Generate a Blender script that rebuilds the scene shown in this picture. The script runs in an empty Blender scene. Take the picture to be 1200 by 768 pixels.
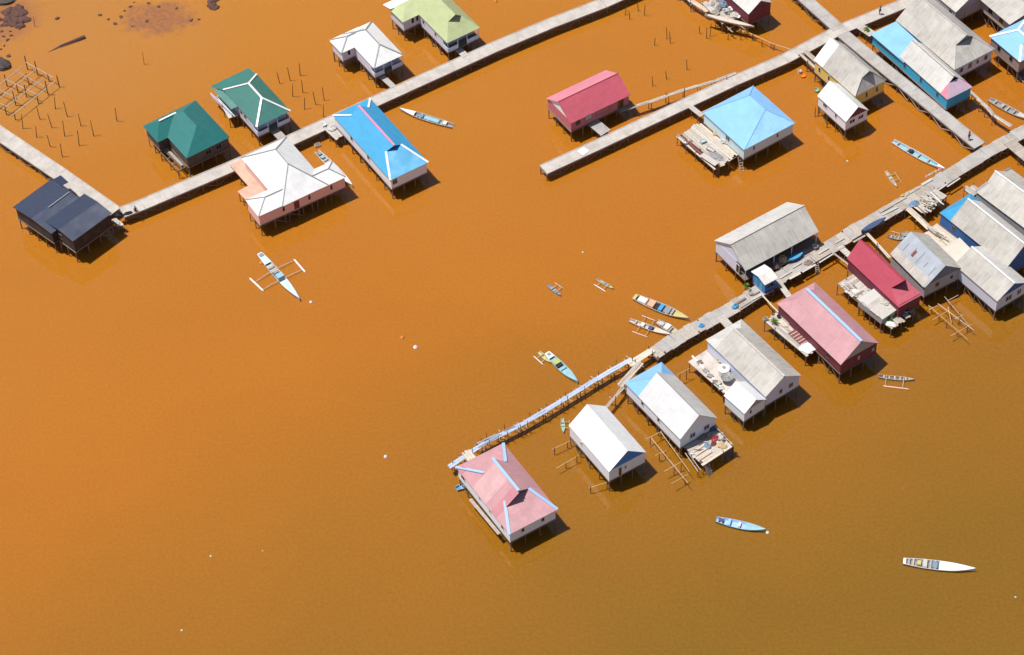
import bpy, math, random
from mathutils import Vector, Matrix
random.seed(11)
R = math.radians
S = bpy.context.scene
COL = S.collection

# ------------------------------------------------------------------ camera
F_PX, TILT, ROLL, DIST = 3000.0, R(48.5), R(-2.5), 375.0      # focal length for a 1200 px wide frame
fw = Vector((0, math.cos(TILT), -math.sin(TILT)))
rt0 = Vector((1, 0, 0)); up0 = rt0.cross(fw)
rt = rt0*math.cos(ROLL) + up0*math.sin(ROLL)
up = -rt0*math.sin(ROLL) + up0*math.cos(ROLL)
CAM = -fw*DIST
cd = bpy.data.cameras.new('camera'); cam = bpy.data.objects.new('camera', cd); COL.objects.link(cam)
cam.matrix_world = Matrix(((rt.x, up.x, -fw.x, CAM.x), (rt.y, up.y, -fw.y, CAM.y), (rt.z, up.z, -fw.z, CAM.z), (0, 0, 0, 1)))
cd.sensor_width = 36; cd.lens = F_PX/1200*36; cd.clip_start = 1; cd.clip_end = 12000
S.camera = cam

# ------------------------------------------------------------------ sky and sun
SUN_EL = R(70); SUN_DIR = Vector((-0.99, 0.06, 0)).normalized()      # where the sun stands
sun_vec = Vector((SUN_DIR.x*math.cos(SUN_EL), SUN_DIR.y*math.cos(SUN_EL), math.sin(SUN_EL)))
W = bpy.data.worlds.new('World'); S.world = W; W.use_nodes = True
wn = W.node_tree.nodes; wl = W.node_tree.links
sky = wn.new('ShaderNodeTexSky'); sky.sky_type = 'NISHITA'; sky.sun_disc = False
sky.sun_elevation = SUN_EL; sky.sun_rotation = math.atan2(SUN_DIR.x, SUN_DIR.y)
sky.air_density = 1.0; sky.dust_density = 1.0; sky.ozone_density = 1.0
bgn = wn['Background']; wl.new(sky.outputs[0], bgn.inputs[0]); bgn.inputs[1].default_value = 0.070
sd = bpy.data.lights.new('sun', 'SUN'); sd.energy = 5.0; sd.angle = R(0.55); sd.color = (1, 0.955, 0.89)
so = bpy.data.objects.new('sun', sd); COL.objects.link(so)
so.rotation_euler = sun_vec.to_track_quat('Z', 'Y').to_euler(); so.location = (0, 0, 100)
S.view_settings.view_transform = 'Standard'; S.view_settings.look = 'None'
S.view_settings.exposure = 0.15; S.view_settings.gamma = 1

# ------------------------------------------------------------------ materials
def srgb(r, g, b):
    f = lambda c: (c/255/12.92) if c/255 <= 0.04045 else ((c/255+0.055)/1.055)**2.4
    return (f(r), f(g), f(b), 1)
class NT:
    def __init__(s, name):
        s.m = bpy.data.materials.new(name); s.m.use_nodes = True
        s.t = s.m.node_tree; s.b = s.t.nodes['Principled BSDF']
    def n(s, t, **k):
        x = s.t.nodes.new('ShaderNode'+t)
        for a, v in k.items(): setattr(x, a, v)
        return x
    def l(s, a, b): s.t.links.new(a, b)
    def noise(s, vec, scale, detail=3, rough=0.55):
        x = s.n('TexNoise'); x.inputs['Scale'].default_value = scale; x.inputs['Detail'].default_value = detail
        x.inputs['Roughness'].default_value = rough
        if vec is not None: s.l(vec, x.inputs['Vector'])
        return x.outputs['Fac']
    def ramp(s, fac, lo, hi, a=0.0, b=1.0):
        x = s.n('MapRange'); x.clamp = True
        x.inputs[1].default_value = lo; x.inputs[2].default_value = hi; x.inputs[3].default_value = a; x.inputs[4].default_value = b
        s.l(fac, x.inputs[0]); return x.outputs[0]
    def mul(s, a, b, op='MULTIPLY'):
        x = s.n('Math', operation=op)
        for i, v in enumerate((a, b)):
            if isinstance(v, (int, float)): x.inputs[i].default_value = v
            else: s.l(v, x.inputs[i])
        return x.outputs[0]
    def mix(s, fac, a, b, typ='MIX'):
        x = s.n('MixRGB', blend_type=typ)
        for i, v in enumerate((fac, a, b)):
            if isinstance(v, (int, float)): x.inputs[i].default_value = v
            elif isinstance(v, tuple): x.inputs[i].default_value = v
            else: s.l(v, x.inputs[i])
        return x.outputs[0]
    def scale_vec(s, vec, sc):
        x = s.n('Mapping'); x.inputs['Scale'].default_value = sc; s.l(vec, x.inputs['Vector']); return x.outputs[0]
    def bump(s, h, strength, dist):
        x = s.n('Bump'); x.inputs['Strength'].default_value = strength; x.inputs['Distance'].default_value = dist
        s.l(h, x.inputs['Height']); s.l(x.outputs[0], s.b.inputs['Normal'])
    def color(s, c): s.l(c, s.b.inputs['Base Color'])
    def rough(s, v):
        if isinstance(v, (int, float)): s.b.inputs['Roughness'].default_value = v
        else: s.l(v, s.b.inputs['Roughness'])

MATS = {}
def roofmat(name, col=None, patch=0.10, dirt=(0.10, 0.075, 0.06, 1), dirt_amt=0.35, rough=0.42, rust=0.0, blotch=0.55):
    if name in MATS: return MATS[name]
    k = NT(name); uv = k.n('UVMap').outputs[0]
    obj = k.n('ObjectInfo').outputs['Random']
    # single sheets: each gets a slightly different tone
    br = k.n('TexBrick'); k.l(uv, br.inputs['Vector']); br.offset = 0.0
    br.inputs['Color1'].default_value = (1-patch,)*3+(1,); br.inputs['Color2'].default_value = (1, 1, 1, 1); br.inputs['Mortar'].default_value = (0.86,)*3+(1,)
    br.inputs['Scale'].default_value = 1; br.inputs['Mortar Size'].default_value = 0.018; br.inputs['Brick Width'].default_value = 0.86; br.inputs['Row Height'].default_value = 2.1
    c = k.mix(1.0, col, br.outputs['Color'], 'MULTIPLY')
    big = k.noise(uv, 0.35, 4, 0.6)
    c = k.mix(k.ramp(big, 0.38, 0.70, 0, blotch), c, k.mix(1.0, c, (0.72, 0.70, 0.68, 1), 'MULTIPLY'))
    st = k.noise(k.scale_vec(uv, (2.2, 0.22, 1)), 1.6, 5, 0.65)
    c = k.mix(k.ramp(st, 0.52, 0.78, 0, dirt_amt), c, k.mix(0.75, c, dirt))
    if rust: 
        rn = k.noise(k.scale_vec(uv, (1.4, 0.35, 1)), 0.9, 5, 0.7)
        c = k.mix(k.ramp(rn, 0.58, 0.72, 0, rust), c, (0.22, 0.085, 0.035, 1))
    k.color(c); k.rough(k.ramp(big, 0.3, 0.7, rough-0.05, rough+0.13))
    wv = k.n('TexWave', wave_type='BANDS', bands_direction='X', wave_profile='SIN'); k.l(uv, wv.inputs['Vector'])
    wv.inputs['Scale'].default_value = 1/0.20/3.1416*1.57; wv.inputs['Distortion'].default_value = 0.0
    fine = k.noise(uv, 1.1, 3)
    k.bump(k.mul(wv.outputs['Fac'], k.mul(fine, 2.5), 'ADD'), 0.55, 0.045)
    MATS[name] = k.m; return k.m
def wallmat(name, col, dirt=0.35, board=0.22, rough=0.75):
    if name in MATS: return MATS[name]
    k = NT(name); g = k.n('NewGeometry').outputs['Position']
    sep = k.n('SeparateXYZ'); k.l(g, sep.inputs[0])
    n1 = k.noise(g, 0.9, 5, 0.65); n2 = k.noise(k.scale_vec(g, (3.0, 3.0, 0.35)), 1.0, 4, 0.6)
    c = k.mix(k.ramp(n1, 0.42, 0.7, 0, dirt*0.6), col, k.mix(0.5, col, (0.30, 0.25, 0.20, 1)))
    c = k.mix(k.ramp(n2, 0.55, 0.75, 0, dirt), c, k.mix(0.6, c, (0.16, 0.11, 0.07, 1)))
    k.color(c); k.rough(rough)
    wv = k.n('TexWave', wave_type='BANDS', bands_direction='Z', wave_profile='SAW'); k.l(g, wv.inputs['Vector']); wv.inputs['Scale'].default_value = 1/board/6.28*2
    k.bump(wv.outputs['Fac'], 0.5, 0.02)
    MATS[name] = k.m; return k.m
def woodmat(name, a, b, rough=0.8, spread=0.5):
    if name in MATS: return MATS[name]
    k = NT(name); g = k.n('NewGeometry').outputs['Position']; rnd = k.n('ObjectInfo').outputs['Random']
    n1 = k.noise(g, 2.3, 5, 0.65)
    f = k.mul(k.mul(rnd, spread), k.mul(k.ramp(n1, 0.25, 0.75), 1-spread*0.6), 'ADD')
    k.color(k.mix(f, a, b)); k.rough(rough); k.bump(n1, 0.3, 0.03)
    MATS[name] = k.m; return k.m
def plain(name, col, rough=0.55, var=0.25, scale=3.0):
    if name in MATS: return MATS[name]
    k = NT(name); g = k.n('NewGeometry').outputs['Position']
    n1 = k.noise(g, scale, 4, 0.6)
    k.color(k.mix(k.ramp(n1, 0.35, 0.75, 0, var), col, k.mix(0.7, col, (0.15, 0.11, 0.07, 1)))); k.rough(rough); k.bump(n1, 0.2, 0.02)
    MATS[name] = k.m; return k.m
def concrete(name, col, seed=0.0):
    if name in MATS: return MATS[name]
    k = NT(name); g = k.n('NewGeometry').outputs['Position']; rnd = k.n('ObjectInfo').outputs['Random']
    n1 = k.noise(g, 0.55, 5, 0.65); n2 = k.noise(g, 4.0, 3, 0.6)
    c = k.mix(k.ramp(rnd, 0, 1, 0, 0.22), col, k.mix(0.6, col, (0.33, 0.28, 0.25, 1)))
    n3 = k.noise(g, 0.13, 4, 0.6)
    c = k.mix(k.ramp(n3, 0.4, 0.7, 0, 0.35), c, k.mix(0.45, col, (0.20, 0.16, 0.13, 1)))
    c = k.mix(k.ramp(n1, 0.42, 0.68, 0, 0.75), c, k.mix(0.55, col, (0.17, 0.13, 0.10, 1)))
    c = k.mix(k.ramp(n2, 0.58, 0.7, 0, 0.25), c, (0.2, 0.17, 0.14, 1))
    k.color(c); k.rough(0.85); k.bump(n2, 0.3, 0.02)
    MATS[name] = k.m; return k.m

WHITE_ROOF = roofmat('white_painted_sheet', (0.80, 0.80, 0.80, 1), 0.05, dirt_amt=0.18, rough=0.4)
OFFW_ROOF = roofmat('off_white_sheet', (0.66, 0.66, 0.67, 1), 0.04, dirt_amt=0.15, rough=0.42)
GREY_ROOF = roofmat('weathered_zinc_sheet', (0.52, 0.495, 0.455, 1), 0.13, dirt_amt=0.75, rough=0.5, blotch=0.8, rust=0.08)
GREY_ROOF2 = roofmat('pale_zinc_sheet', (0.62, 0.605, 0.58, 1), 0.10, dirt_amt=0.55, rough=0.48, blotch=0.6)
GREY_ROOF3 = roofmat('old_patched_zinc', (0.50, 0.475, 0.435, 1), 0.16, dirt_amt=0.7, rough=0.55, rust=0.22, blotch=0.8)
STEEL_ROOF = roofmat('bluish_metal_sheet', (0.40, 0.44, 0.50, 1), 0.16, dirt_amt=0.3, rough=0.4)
NAVY_ROOF = roofmat('navy_sheet', (0.022, 0.034, 0.076, 1), 0.04, dirt_amt=0.10, dirt=(0.10, 0.12, 0.17, 1), rough=0.5)
GREEN_ROOF = roofmat('teal_green_sheet', (0.018, 0.170, 0.165, 1), 0.05, dirt_amt=0.18, rough=0.42)
GREEN_ROOF2 = roofmat('grey_teal_sheet', (0.045, 0.185, 0.160, 1), 0.05, dirt_amt=0.2, rough=0.45)
LGREEN_ROOF = roofmat('pale_green_sheet', (0.46, 0.52, 0.27, 1), 0.04, dirt_amt=0.2, rough=0.5)
BLUE_ROOF = roofmat('sky_blue_sheet', (0.045, 0.34, 0.62, 1), 0.04, dirt_amt=0.15, rough=0.42)
LBLUE_ROOF = roofmat('pale_blue_sheet', (0.25, 0.52, 0.86, 1), 0.03, dirt_amt=0.12, rough=0.42)
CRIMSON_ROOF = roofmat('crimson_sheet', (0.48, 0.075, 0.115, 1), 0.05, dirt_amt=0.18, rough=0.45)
PINK_ROOF = roofmat('faded_pink_sheet', (0.56, 0.300, 0.325, 1), 0.09, dirt_amt=0.2, rough=0.5)
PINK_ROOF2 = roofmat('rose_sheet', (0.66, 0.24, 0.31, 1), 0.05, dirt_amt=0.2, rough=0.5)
LILAC_ROOF = roofmat('lilac_sheet', (0.60, 0.43, 0.55, 1), 0.05, dirt_amt=0.2, rough=0.5)
CREAM_ROOF = roofmat('cream_sheet', (0.60, 0.53, 0.46, 1), 0.06, dirt_amt=0.25, rough=0.5)

W_WHITE = wallmat('white_board_wall', (0.82, 0.86, 0.93, 1), 0.12)  # skylight blue put into the white paint against orange bounce off the water
W_SKYTINT = wallmat('sky_tinted_pale_wall', (0.66, 0.71, 0.86, 1), 0.2)  # bluish lilac of skylit shade on pale walls, put into the base colour
W_SALMON = wallmat('salmon_wall', (0.88, 0.52, 0.46, 1), 0.08)
W_DARK = wallmat('charcoal_wall', (0.020, 0.020, 0.026, 1), 0.4)
W_BROWN = wallmat('dark_brown_board_wall', (0.075, 0.048, 0.044, 1), 0.4)
W_MAROON = wallmat('maroon_board_wall', (0.17, 0.022, 0.045, 1), 0.35)
W_YELLOW = wallmat('yellow_wall', (0.80, 0.58, 0.14, 1), 0.2)
W_CYAN = wallmat('pale_cyan_wall', (0.62, 0.80, 0.86, 1), 0.15)
W_BLUE = wallmat('bright_blue_wall', (0.03, 0.36, 0.58, 1), 0.2)
W_DBLUE = wallmat('deep_blue_wall', (0.03, 0.13, 0.40, 1), 0.25)
W_GBLUE = wallmat('clear_blue_gable', (0.05, 0.24, 0.66, 1), 0.1)
W_PINK = wallmat('rose_wall', (0.52, 0.16, 0.19, 1), 0.3)
W_TAUPE = wallmat('taupe_board_wall', (0.34, 0.25, 0.24, 1), 0.4)
W_GREY = wallmat('grey_board_wall', (0.42, 0.41, 0.42, 1), 0.5)
WOOD = woodmat('weathered_wood', (0.23, 0.195, 0.165, 1), (0.46, 0.405, 0.355, 1))
PALEWOOD = woodmat('pale_new_wood', (0.38, 0.31, 0.24, 1), (0.60, 0.53, 0.44, 1))
DARKWOOD = woodmat('wet_dark_wood', (0.045, 0.028, 0.02, 1), (0.13, 0.085, 0.06, 1))
POSTWOOD = woodmat('grey_brown_post_wood', (0.10, 0.07, 0.055, 1), (0.26, 0.19, 0.15, 1))
YWOOD = woodmat('yellow_bamboo', (0.36, 0.24, 0.11, 1), (0.55, 0.40, 0.24, 1))
BLUEWOOD = woodmat('faded_blue_plank', (0.25, 0.32, 0.47, 1), (0.46, 0.53, 0.64, 1))
REDWOOD = woodmat('dark_red_board', (0.13, 0.03, 0.03, 1), (0.24, 0.07, 0.06, 1))
CONC = concrete('pale_concrete', (0.50, 0.465, 0.43, 1))
CONC2 = concrete('grey_concrete', (0.40, 0.38, 0.365, 1))
TERRA = concrete('salmon_terrace_floor', (0.66, 0.40, 0.30, 1))
WTER = concrete('white_terrace_floor', (0.56, 0.50, 0.46, 1))
P_WHITE = plain('white_paint', (0.72, 0.72, 0.71, 1), 0.4, 0.25)
P_OFF = plain('worn_offwhite_paint', (0.50, 0.475, 0.44, 1), 0.55, 0.5)
P_CYAN = plain('cyan_boat_paint', (0.26, 0.46, 0.54, 1), 0.5, 0.4)
P_BLUE = plain('blue_boat_paint', (0.05, 0.30, 0.55, 1), 0.4, 0.2)
P_SKY = plain('light_blue_trim', (0.31, 0.48, 0.74, 1), 0.45, 0.15)
P_NAVY = plain('navy_boat_paint', (0.04, 0.07, 0.17, 1), 0.5, 0.2)
P_STEEL = plain('steel_blue_paint', (0.16, 0.25, 0.36, 1), 0.5, 0.3)
P_YEL = plain('yellow_boat_paint', (0.50, 0.44, 0.17, 1), 0.5, 0.45)
P_LIME = plain('lime_paint', (0.38, 0.45, 0.17, 1), 0.5, 0.4)
P_MINT = plain('mint_paint', (0.24, 0.46, 0.34, 1), 0.5, 0.35)
P_PINK = plain('pink_trim', (0.68, 0.23, 0.36, 1), 0.45, 0.1)
P_RED = plain('red_paint', (0.38, 0.025, 0.04, 1), 0.5, 0.2)
P_GREY = plain('grey_paint', (0.25, 0.25, 0.26, 1), 0.5, 0.3)
P_BLACK = plain('black_rubber', (0.012, 0.012, 0.014, 1), 0.6, 0.1)
P_ORANGE = plain('orange_plastic', (0.70, 0.22, 0.04, 1), 0.45, 0.1)
P_PLANT = plain('plant_leaf_green', (0.12, 0.26, 0.03, 1), 0.6, 0.3, 8)
P_ROCK = plain('reddish_rock', (0.085, 0.032, 0.026, 1), 0.85, 0.5, 2.5)
P_DROCK = plain('grey_rock', (0.055, 0.045, 0.05, 1), 0.85, 0.6, 2.5)
P_SKIN = plain('skin', (0.26, 0.13, 0.08, 1), 0.6, 0.1)
P_GLASS = plain('dark_window_pane', (0.012, 0.013, 0.018, 1), 0.12, 0.05)
P_RGLASS = plain('dark_red_shutter', (0.16, 0.012, 0.03, 1), 0.4, 0.1)

# ------------------------------------------------------------------ helpers
def ray(x, y): return (fw*F_PX + rt*(x-600) + up*(384-y)).normalized()
def P(x, y, z=0.0):
    d = ray(x, y); return CAM + d*((z-CAM.z)/d.z)
def newmesh(name, verts, faces, mats, mi=None, uv=None, smooth=False):
    me = bpy.data.meshes.new(name); me.from_pydata([tuple(v) for v in verts], [], faces)
    for m in (mats if isinstance(mats, (list, tuple)) else [mats]): me.materials.append(m)
    if mi: me.polygons.foreach_set('material_index', mi)
    if uv:
        ul = me.uv_layers.new(name='UVMap')
        for lp in me.loops: ul.data[lp.index].uv = uv[lp.vertex_index]
    if smooth: me.polygons.foreach_set('use_smooth', [True]*len(me.polygons))
    me.update(); return me
class Thing:
    def __init__(s, name, label, cat, loc, group=None):
        s.o = bpy.data.objects.new(name, None); COL.objects.link(s.o)
        s.loc = Vector(loc); s.o.location = s.loc; s.o.empty_display_size = 0.3
        s.o['label'] = label; s.o['category'] = cat
        if group: s.o['group'] = group
    def add(s, name, verts, faces, mat, sub=None, mi=None, uv=None, smooth=False):
        me = newmesh(name, [Vector(v)-s.loc for v in verts], faces, mat, mi, uv, smooth)
        o = bpy.data.objects.new(name, me); COL.objects.link(o); o.parent = sub or s.o
        return o
    def inst(s, name, me, loc, scale=(1, 1, 1), rot=(0, 0, 0), sub=None):
        o = bpy.data.objects.new(name, me); COL.objects.link(o); o.parent = sub or s.o
        o.location = Vector(loc)-s.loc; o.scale = scale; o.rotation_euler = rot
        return o
def single(name, label, cat, verts, faces, mat, group=None, mi=None, smooth=False, kind=None, loc=None):
    loc = Vector(loc) if loc is not None else sum((Vector(v) for v in verts), Vector())/len(verts)
    if loc is None: loc = Vector()
    me = newmesh(name, [Vector(v)-loc for v in verts], faces, mat, mi, None, smooth)
    o = bpy.data.objects.new(name, me); COL.objects.link(o); o.location = loc
    if label: o['label'] = label
    if cat: o['category'] = cat
    if group: o['group'] = group
    if kind: o['kind'] = kind
    return o
BF = [(0, 3, 2, 1), (4, 5, 6, 7), (0, 1, 5, 4), (1, 2, 6, 5), (2, 3, 7, 6), (3, 0, 4, 7)]
def beamv(p, q, w, h, z_up=True):
    p, q = Vector(p), Vector(q); d = (q-p).normalized()
    side = Vector((0, 0, 1)).cross(d)
    if side.length < 1e-3: side = Vector((1, 0, 0))
    side.normalize(); n = d.cross(side)
    a, b = side*w/2, n*h/2
    return [p-a-b, q-a-b, q+a-b, p+a-b, p-a+b, q-a+b, q+a+b, p+a+b], BF
def boxv(c, ux, uy, lx, ly, z0, z1):
    a, b = ux*lx/2, uy*ly/2; c = Vector((c[0], c[1], 0)); z0 = Vector((0, 0, z0)); z1 = Vector((0, 0, z1))
    return [c-a-b+z0, c+a-b+z0, c+a+b+z0, c-a+b+z0, c-a-b+z1, c+a-b+z1, c+a+b+z1, c-a+b+z1], BF
def tubev(p, q, r0, r1=None, n=7):
    r1 = r0 if r1 is None else r1; p, q = Vector(p), Vector(q); d = (q-p).normalized()
    s = d.orthogonal().normalized(); t = d.cross(s); v = []
    for c, r in ((p, r0), (q, r1)):
        for i in range(n):
            a = 2*math.pi*i/n; v.append(c + s*math.cos(a)*r + t*math.sin(a)*r)
    f = [(i, (i+1) % n, n+(i+1) % n, n+i) for i in range(n)] + [tuple(range(n-1, -1, -1)), tuple(range(n, 2*n))]
    return v, f
def lathev(c, prof, n=14, cap=True):
    c = Vector(c); v = []; f = []
    for (r, z) in prof:
        for i in range(n):
            a = 2*math.pi*i/n; v.append(c+Vector((r*math.cos(a), r*math.sin(a), z)))
    for k in range(len(prof)-1):
        for i in range(n): f.append((k*n+i, k*n+(i+1) % n, (k+1)*n+(i+1) % n, (k+1)*n+i))
    if cap: f += [tuple(range(n-1, -1, -1)), tuple(range((len(prof)-1)*n, len(prof)*n))]
    return v, f
def slabpoly(pts, t):
    """polygon (any plane) extruded downwards along its normal; uv in metres along/up the slope"""
    pts = [Vector(p) for p in pts]; nrm = Vector()
    for i in range(len(pts)):
        a, b = pts[i], pts[(i+1) % len(pts)]
        nrm += Vector(((a.y-b.y)*(a.z+b.z), (a.z-b.z)*(a.x+b.x), (a.x-b.x)*(a.y+b.y)))
    nrm.normalize()
    if nrm.z < 0 and abs(nrm.z) > 1e-4: pts = pts[::-1]; nrm = -nrm
    u = Vector((0, 0, 1)).cross(nrm)
    u = Vector((1, 0, 0)) if u.length < 1e-3 else u.normalized()
    v = nrm.cross(u); n = len(pts)
    vs = pts + [p-nrm*t for p in pts]
    fs = [tuple(range(n)), tuple(range(2*n-1, n-1, -1))] + [(i, n+i, n+(i+1) % n, (i+1) % n) for i in range(n)]
    o = pts[0]; uv = [((p-o).dot(u)+37.0, (p-o).dot(v)+23.0) for p in vs]
    return vs, fs, uv
_post = {}
def postmesh(mat):
    if mat.name not in _post:
        v, f = tubev((0, 0, 0), (0, 0, 1), 1.0, 0.86, 8); _post[mat.name] = newmesh('stilt', v, f, mat)
    return _post[mat.name]
def stilt(T, x, y, z1, r=0.09, mat=None, name='stilt', lean=0.03, z0=-0.8, sub=None):
    return T.inst(name, postmesh(mat or POSTWOOD), (x, y, z0), (r, r, z1-z0),
           (random.uniform(-lean, lean), random.uniform(-lean, lean), random.uniform(0, 6)), sub)

class Frame:
    def __init__(s, quad, z, axis='x'):
        A, B, C, D = [P(q[0], q[1], z) for q in quad]
        ux = (D-A)+(C-B); uy = (B-A)+(C-D)
        a = math.atan2(ux.y, ux.x); b = math.atan2(uy.y, uy.x)-math.pi/2
        t = (a+b)/2 if abs(a-b) < 2 else a
        s.X = Vector((math.cos(t), math.sin(t), 0)); s.Y = Vector((-math.sin(t), math.cos(t), 0))
        s.L = ux.length/2; s.W = uy.length/2; s.c = (A+B+C+D)/4; s.c.z = 0; s.axis = axis; s.ze = z
        if axis == 'y': s.X, s.Y = s.Y, -s.X; s.L, s.W = s.W, s.L
    def w(s, x, y, z): return s.c + s.X*x + s.Y*y + Vector((0, 0, z))
    def ridge(s, px):                      # ray through px meets the vertical plane through the ridge
        d = ray(*px); t = (s.c-CAM).dot(s.Y)/d.dot(s.Y); q = CAM+d*t
        return (q-s.c).dot(s.X), q.z
    # wall faces seen in the picture: 'L' lower left, 'R' lower right; returns start, direction, length, normal
    def face(s, which, oh, zf):
        l, w = s.L/2-oh, s.W/2-oh
        if s.axis == 'x':
            if which == 'L': return s.w(-l, -w, 0), s.X, 2*l, -s.Y
            if which == 'R': return s.w(l, -w, 0), s.Y, 2*w, s.X
        else:
            if which == 'L': return s.w(-l, w, 0), -s.Y, 2*w, -s.X
            if which == 'R': return s.w(-l, -w, 0), s.X, 2*l, -s.Y

def window(T, fr, which, sfrac, zc, w, h, oh, frame=P_WHITE, pane=P_GLASS, name='window', inset=0.0):
    p, d, ln, n = fr.face(which, oh, 0); c = p + d*(ln*sfrac) + n*(0.03-inset)
    up_ = Vector((0, 0, 1)); c = Vector((c.x, c.y, zc)); b = 0.07
    vs = []; fs = []
    def bar(cx, cz, lx, lz):
        k = len(vs); cc = c+d*cx+up_*cz
        for (sx, sz, sn) in ((-1, -1, -1), (1, -1, -1), (1, 1, -1), (-1, 1, -1), (-1, -1, 1), (1, -1, 1), (1, 1, 1), (-1, 1, 1)):
            vs.append(cc+d*sx*lx/2+up_*sz*lz/2+n*sn*0.035)
        fs.extend([tuple(k+i for i in f) for f in BF])
    bar(-w/2, 0, b, h+b); bar(w/2, 0, b, h+b); bar(0, h/2, w-b, b); bar(0, -h/2, w-b, b)
    if name == 'window' and w > 0.75: bar(0, 0, 0.05, h-b)
    fo = T.add(name, vs, fs, frame)
    q = [c-d*w/2-up_*h/2, c+d*w/2-up_*h/2, c+d*w/2+up_*h/2, c-d*w/2+up_*h/2]
    pv = [x-n*0.02 for x in q]+[x+n*0.008 for x in q]
    T.add('pane' if name == 'window' else 'door_leaf', pv, BF, pane, sub=fo)

def strip(T, p, q, w, mat, name='ridge_cap', lift=0.05):
    v, f = beamv(Vector(p)+Vector((0, 0, lift)), Vector(q)+Vector((0, 0, lift)), w, 0.05); return T.add(name, v, f, mat)

def roof(T, fr, far, near, ft, nt, mat, mat2=None, end_far=None, end_near=None, kf=0.5, kn=0.5, cap=None, hipcap=None,
         capw=0.28, gable=None, oh=0.4, rise=None, gm_far=None, gm_near=None, xf=None, xn=None, yo=0.0, hipm_near=None, asym=None, gd=0.35):
    """ft, nt: gable | hip | dutch. returns rise"""
    ze = fr.ze; L, Wd = fr.L, fr.W; zs = []
    rx = [-L/2, L/2]
    for i, px in enumerate((far, near)):
        if px is not None:
            x, z = fr.ridge(px); zs.append(z-ze)
            if (ft, nt)[i] != 'gable': rx[i] = x
    if rise is None: rise = max(0.7, min(3.6, sum(zs)/len(zs)))
    if asym:
        q = [P(p[0], p[1], ze+rise)-fr.c for p in (far, near)]; rx = [p.dot(fr.X) for p in q]; yo = sum(p.dot(fr.Y) for p in q)/2
    if xf is not None: rx[0] = xf
    if xn is not None: rx[1] = xn
    rx[0] = max(-L/2, min(rx[0], L/2-0.4)); rx[1] = min(L/2, max(rx[1], rx[0]+0.4))
    zr = ze+rise; k = [kf if ft == 'dutch' else (1.0 if ft == 'hip' else 0.0), kn if nt == 'dutch' else (1.0 if nt == 'hip' else 0.0)]
    em = [end_far, end_near]; sg = (-1, 1)
    for sy, m in ((-1, mat), (1, mat2 or mat)):
        poly = []
        for i in (0, 1):
            pts = []
            e = sg[i]*L/2; y0 = sy*Wd/2; yk = y0+(yo-y0)*k[i]; zk = ze+rise*k[i]
            if k[i] == 0: pts = [(e, y0, ze), (e, yo, zr)]
            else:
                xb = rx[i]-sg[i]*(gd if k[i] < 1 else 0)
                if em[i] is not None and k[i] < 1:
                    pts = [(xb, y0, ze), (rx[i], 0, zr)] if False else [(rx[i], y0, ze), (rx[i], 0, zr)]
                    s_ = slabpoly([fr.w(e, y0, ze-0.03), fr.w(rx[i], y0, ze-0.03), fr.w(rx[i], yk, zk-0.03)], 0.06)
                    T.add('roof_slope', s_[0], s_[1], em[i], uv=s_[2])
                else:
                    pts = [(e, y0, ze), (xb, yk, zk)] + ([(rx[i], 0, zr)] if k[i] < 1 else [])
                    if k[i] == 1: pts = [(e, y0, ze), (rx[i], yo, zr)]
            poly += pts if i == 0 else pts[::-1]
        poly = [fr.w(*p) for p in poly]
        s_ = slabpoly(poly, 0.07); T.add('roof_slope', s_[0], s_[1], m, uv=s_[2])
    for i in (0, 1):
        e = sg[i]*L/2; gm = (gm_far, gm_near)[i] or gable
        if k[i] > 0:
            xb = rx[i]-sg[i]*(gd if k[i] < 1 else 0); yk = Wd/2*(1-k[i]); zk = ze+rise*k[i]
            if em[i] is not None and k[i] < 1: xb = rx[i]-sg[i]*0.02; 
            pts = [fr.w(e, -Wd/2, ze), fr.w(e, Wd/2, ze)] + ([fr.w(rx[i], yo, zr)] if k[i] == 1 else [fr.w(xb, yk, zk), fr.w(xb, -yk, zk)])
            s_ = slabpoly(pts, 0.06); T.add('roof_slope', s_[0], s_[1], (hipm_near if i == 1 else None) or em[i] or mat, uv=s_[2])
            if k[i] < 1:
                xi = rx[i]-sg[i]*(gd+0.1)
                tri = [fr.w(xi, -yk+0.1, zk-0.1), fr.w(xi, yk-0.1, zk-0.1), fr.w(xi, 0, zr-0.14)]
                v = tri+[p-fr.X*sg[i]*0.08 for p in tri]
                T.add('gable_panel', v, [(0, 1, 2), (5, 4, 3), (0, 3, 4, 1), (1, 4, 5, 2), (2, 5, 3, 0)], gm or mat)
            if hipcap:
                for sy in (-1, 1):
                    q = (rx[i], yo, zr) if k[i] == 1 else (xb, sy*yk, zk)
                    strip(T, fr.w(e, sy*Wd/2, ze), fr.w(*q), capw, hipcap, 'hip_cap')
        else:
            xi = e-sg[i]*(oh+0.02); y1 = Wd/2-oh; zb = ze+rise*oh/(Wd/2)-0.12
            tri = [fr.w(xi, -y1, zb-0.02), fr.w(xi, y1, zb-0.02), fr.w(xi, 0, zr-0.14)]
            v = tri+[p-fr.X*sg[i]*0.08 for p in tri]
            T.add('gable_panel', v, [(0, 1, 2), (5, 4, 3), (0, 3, 4, 1), (1, 4, 5, 2), (2, 5, 3, 0)], gm or mat)
    if cap: strip(T, fr.w(rx[0], yo, zr), fr.w(rx[1], yo, zr), capw, cap)
    return rise

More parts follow.
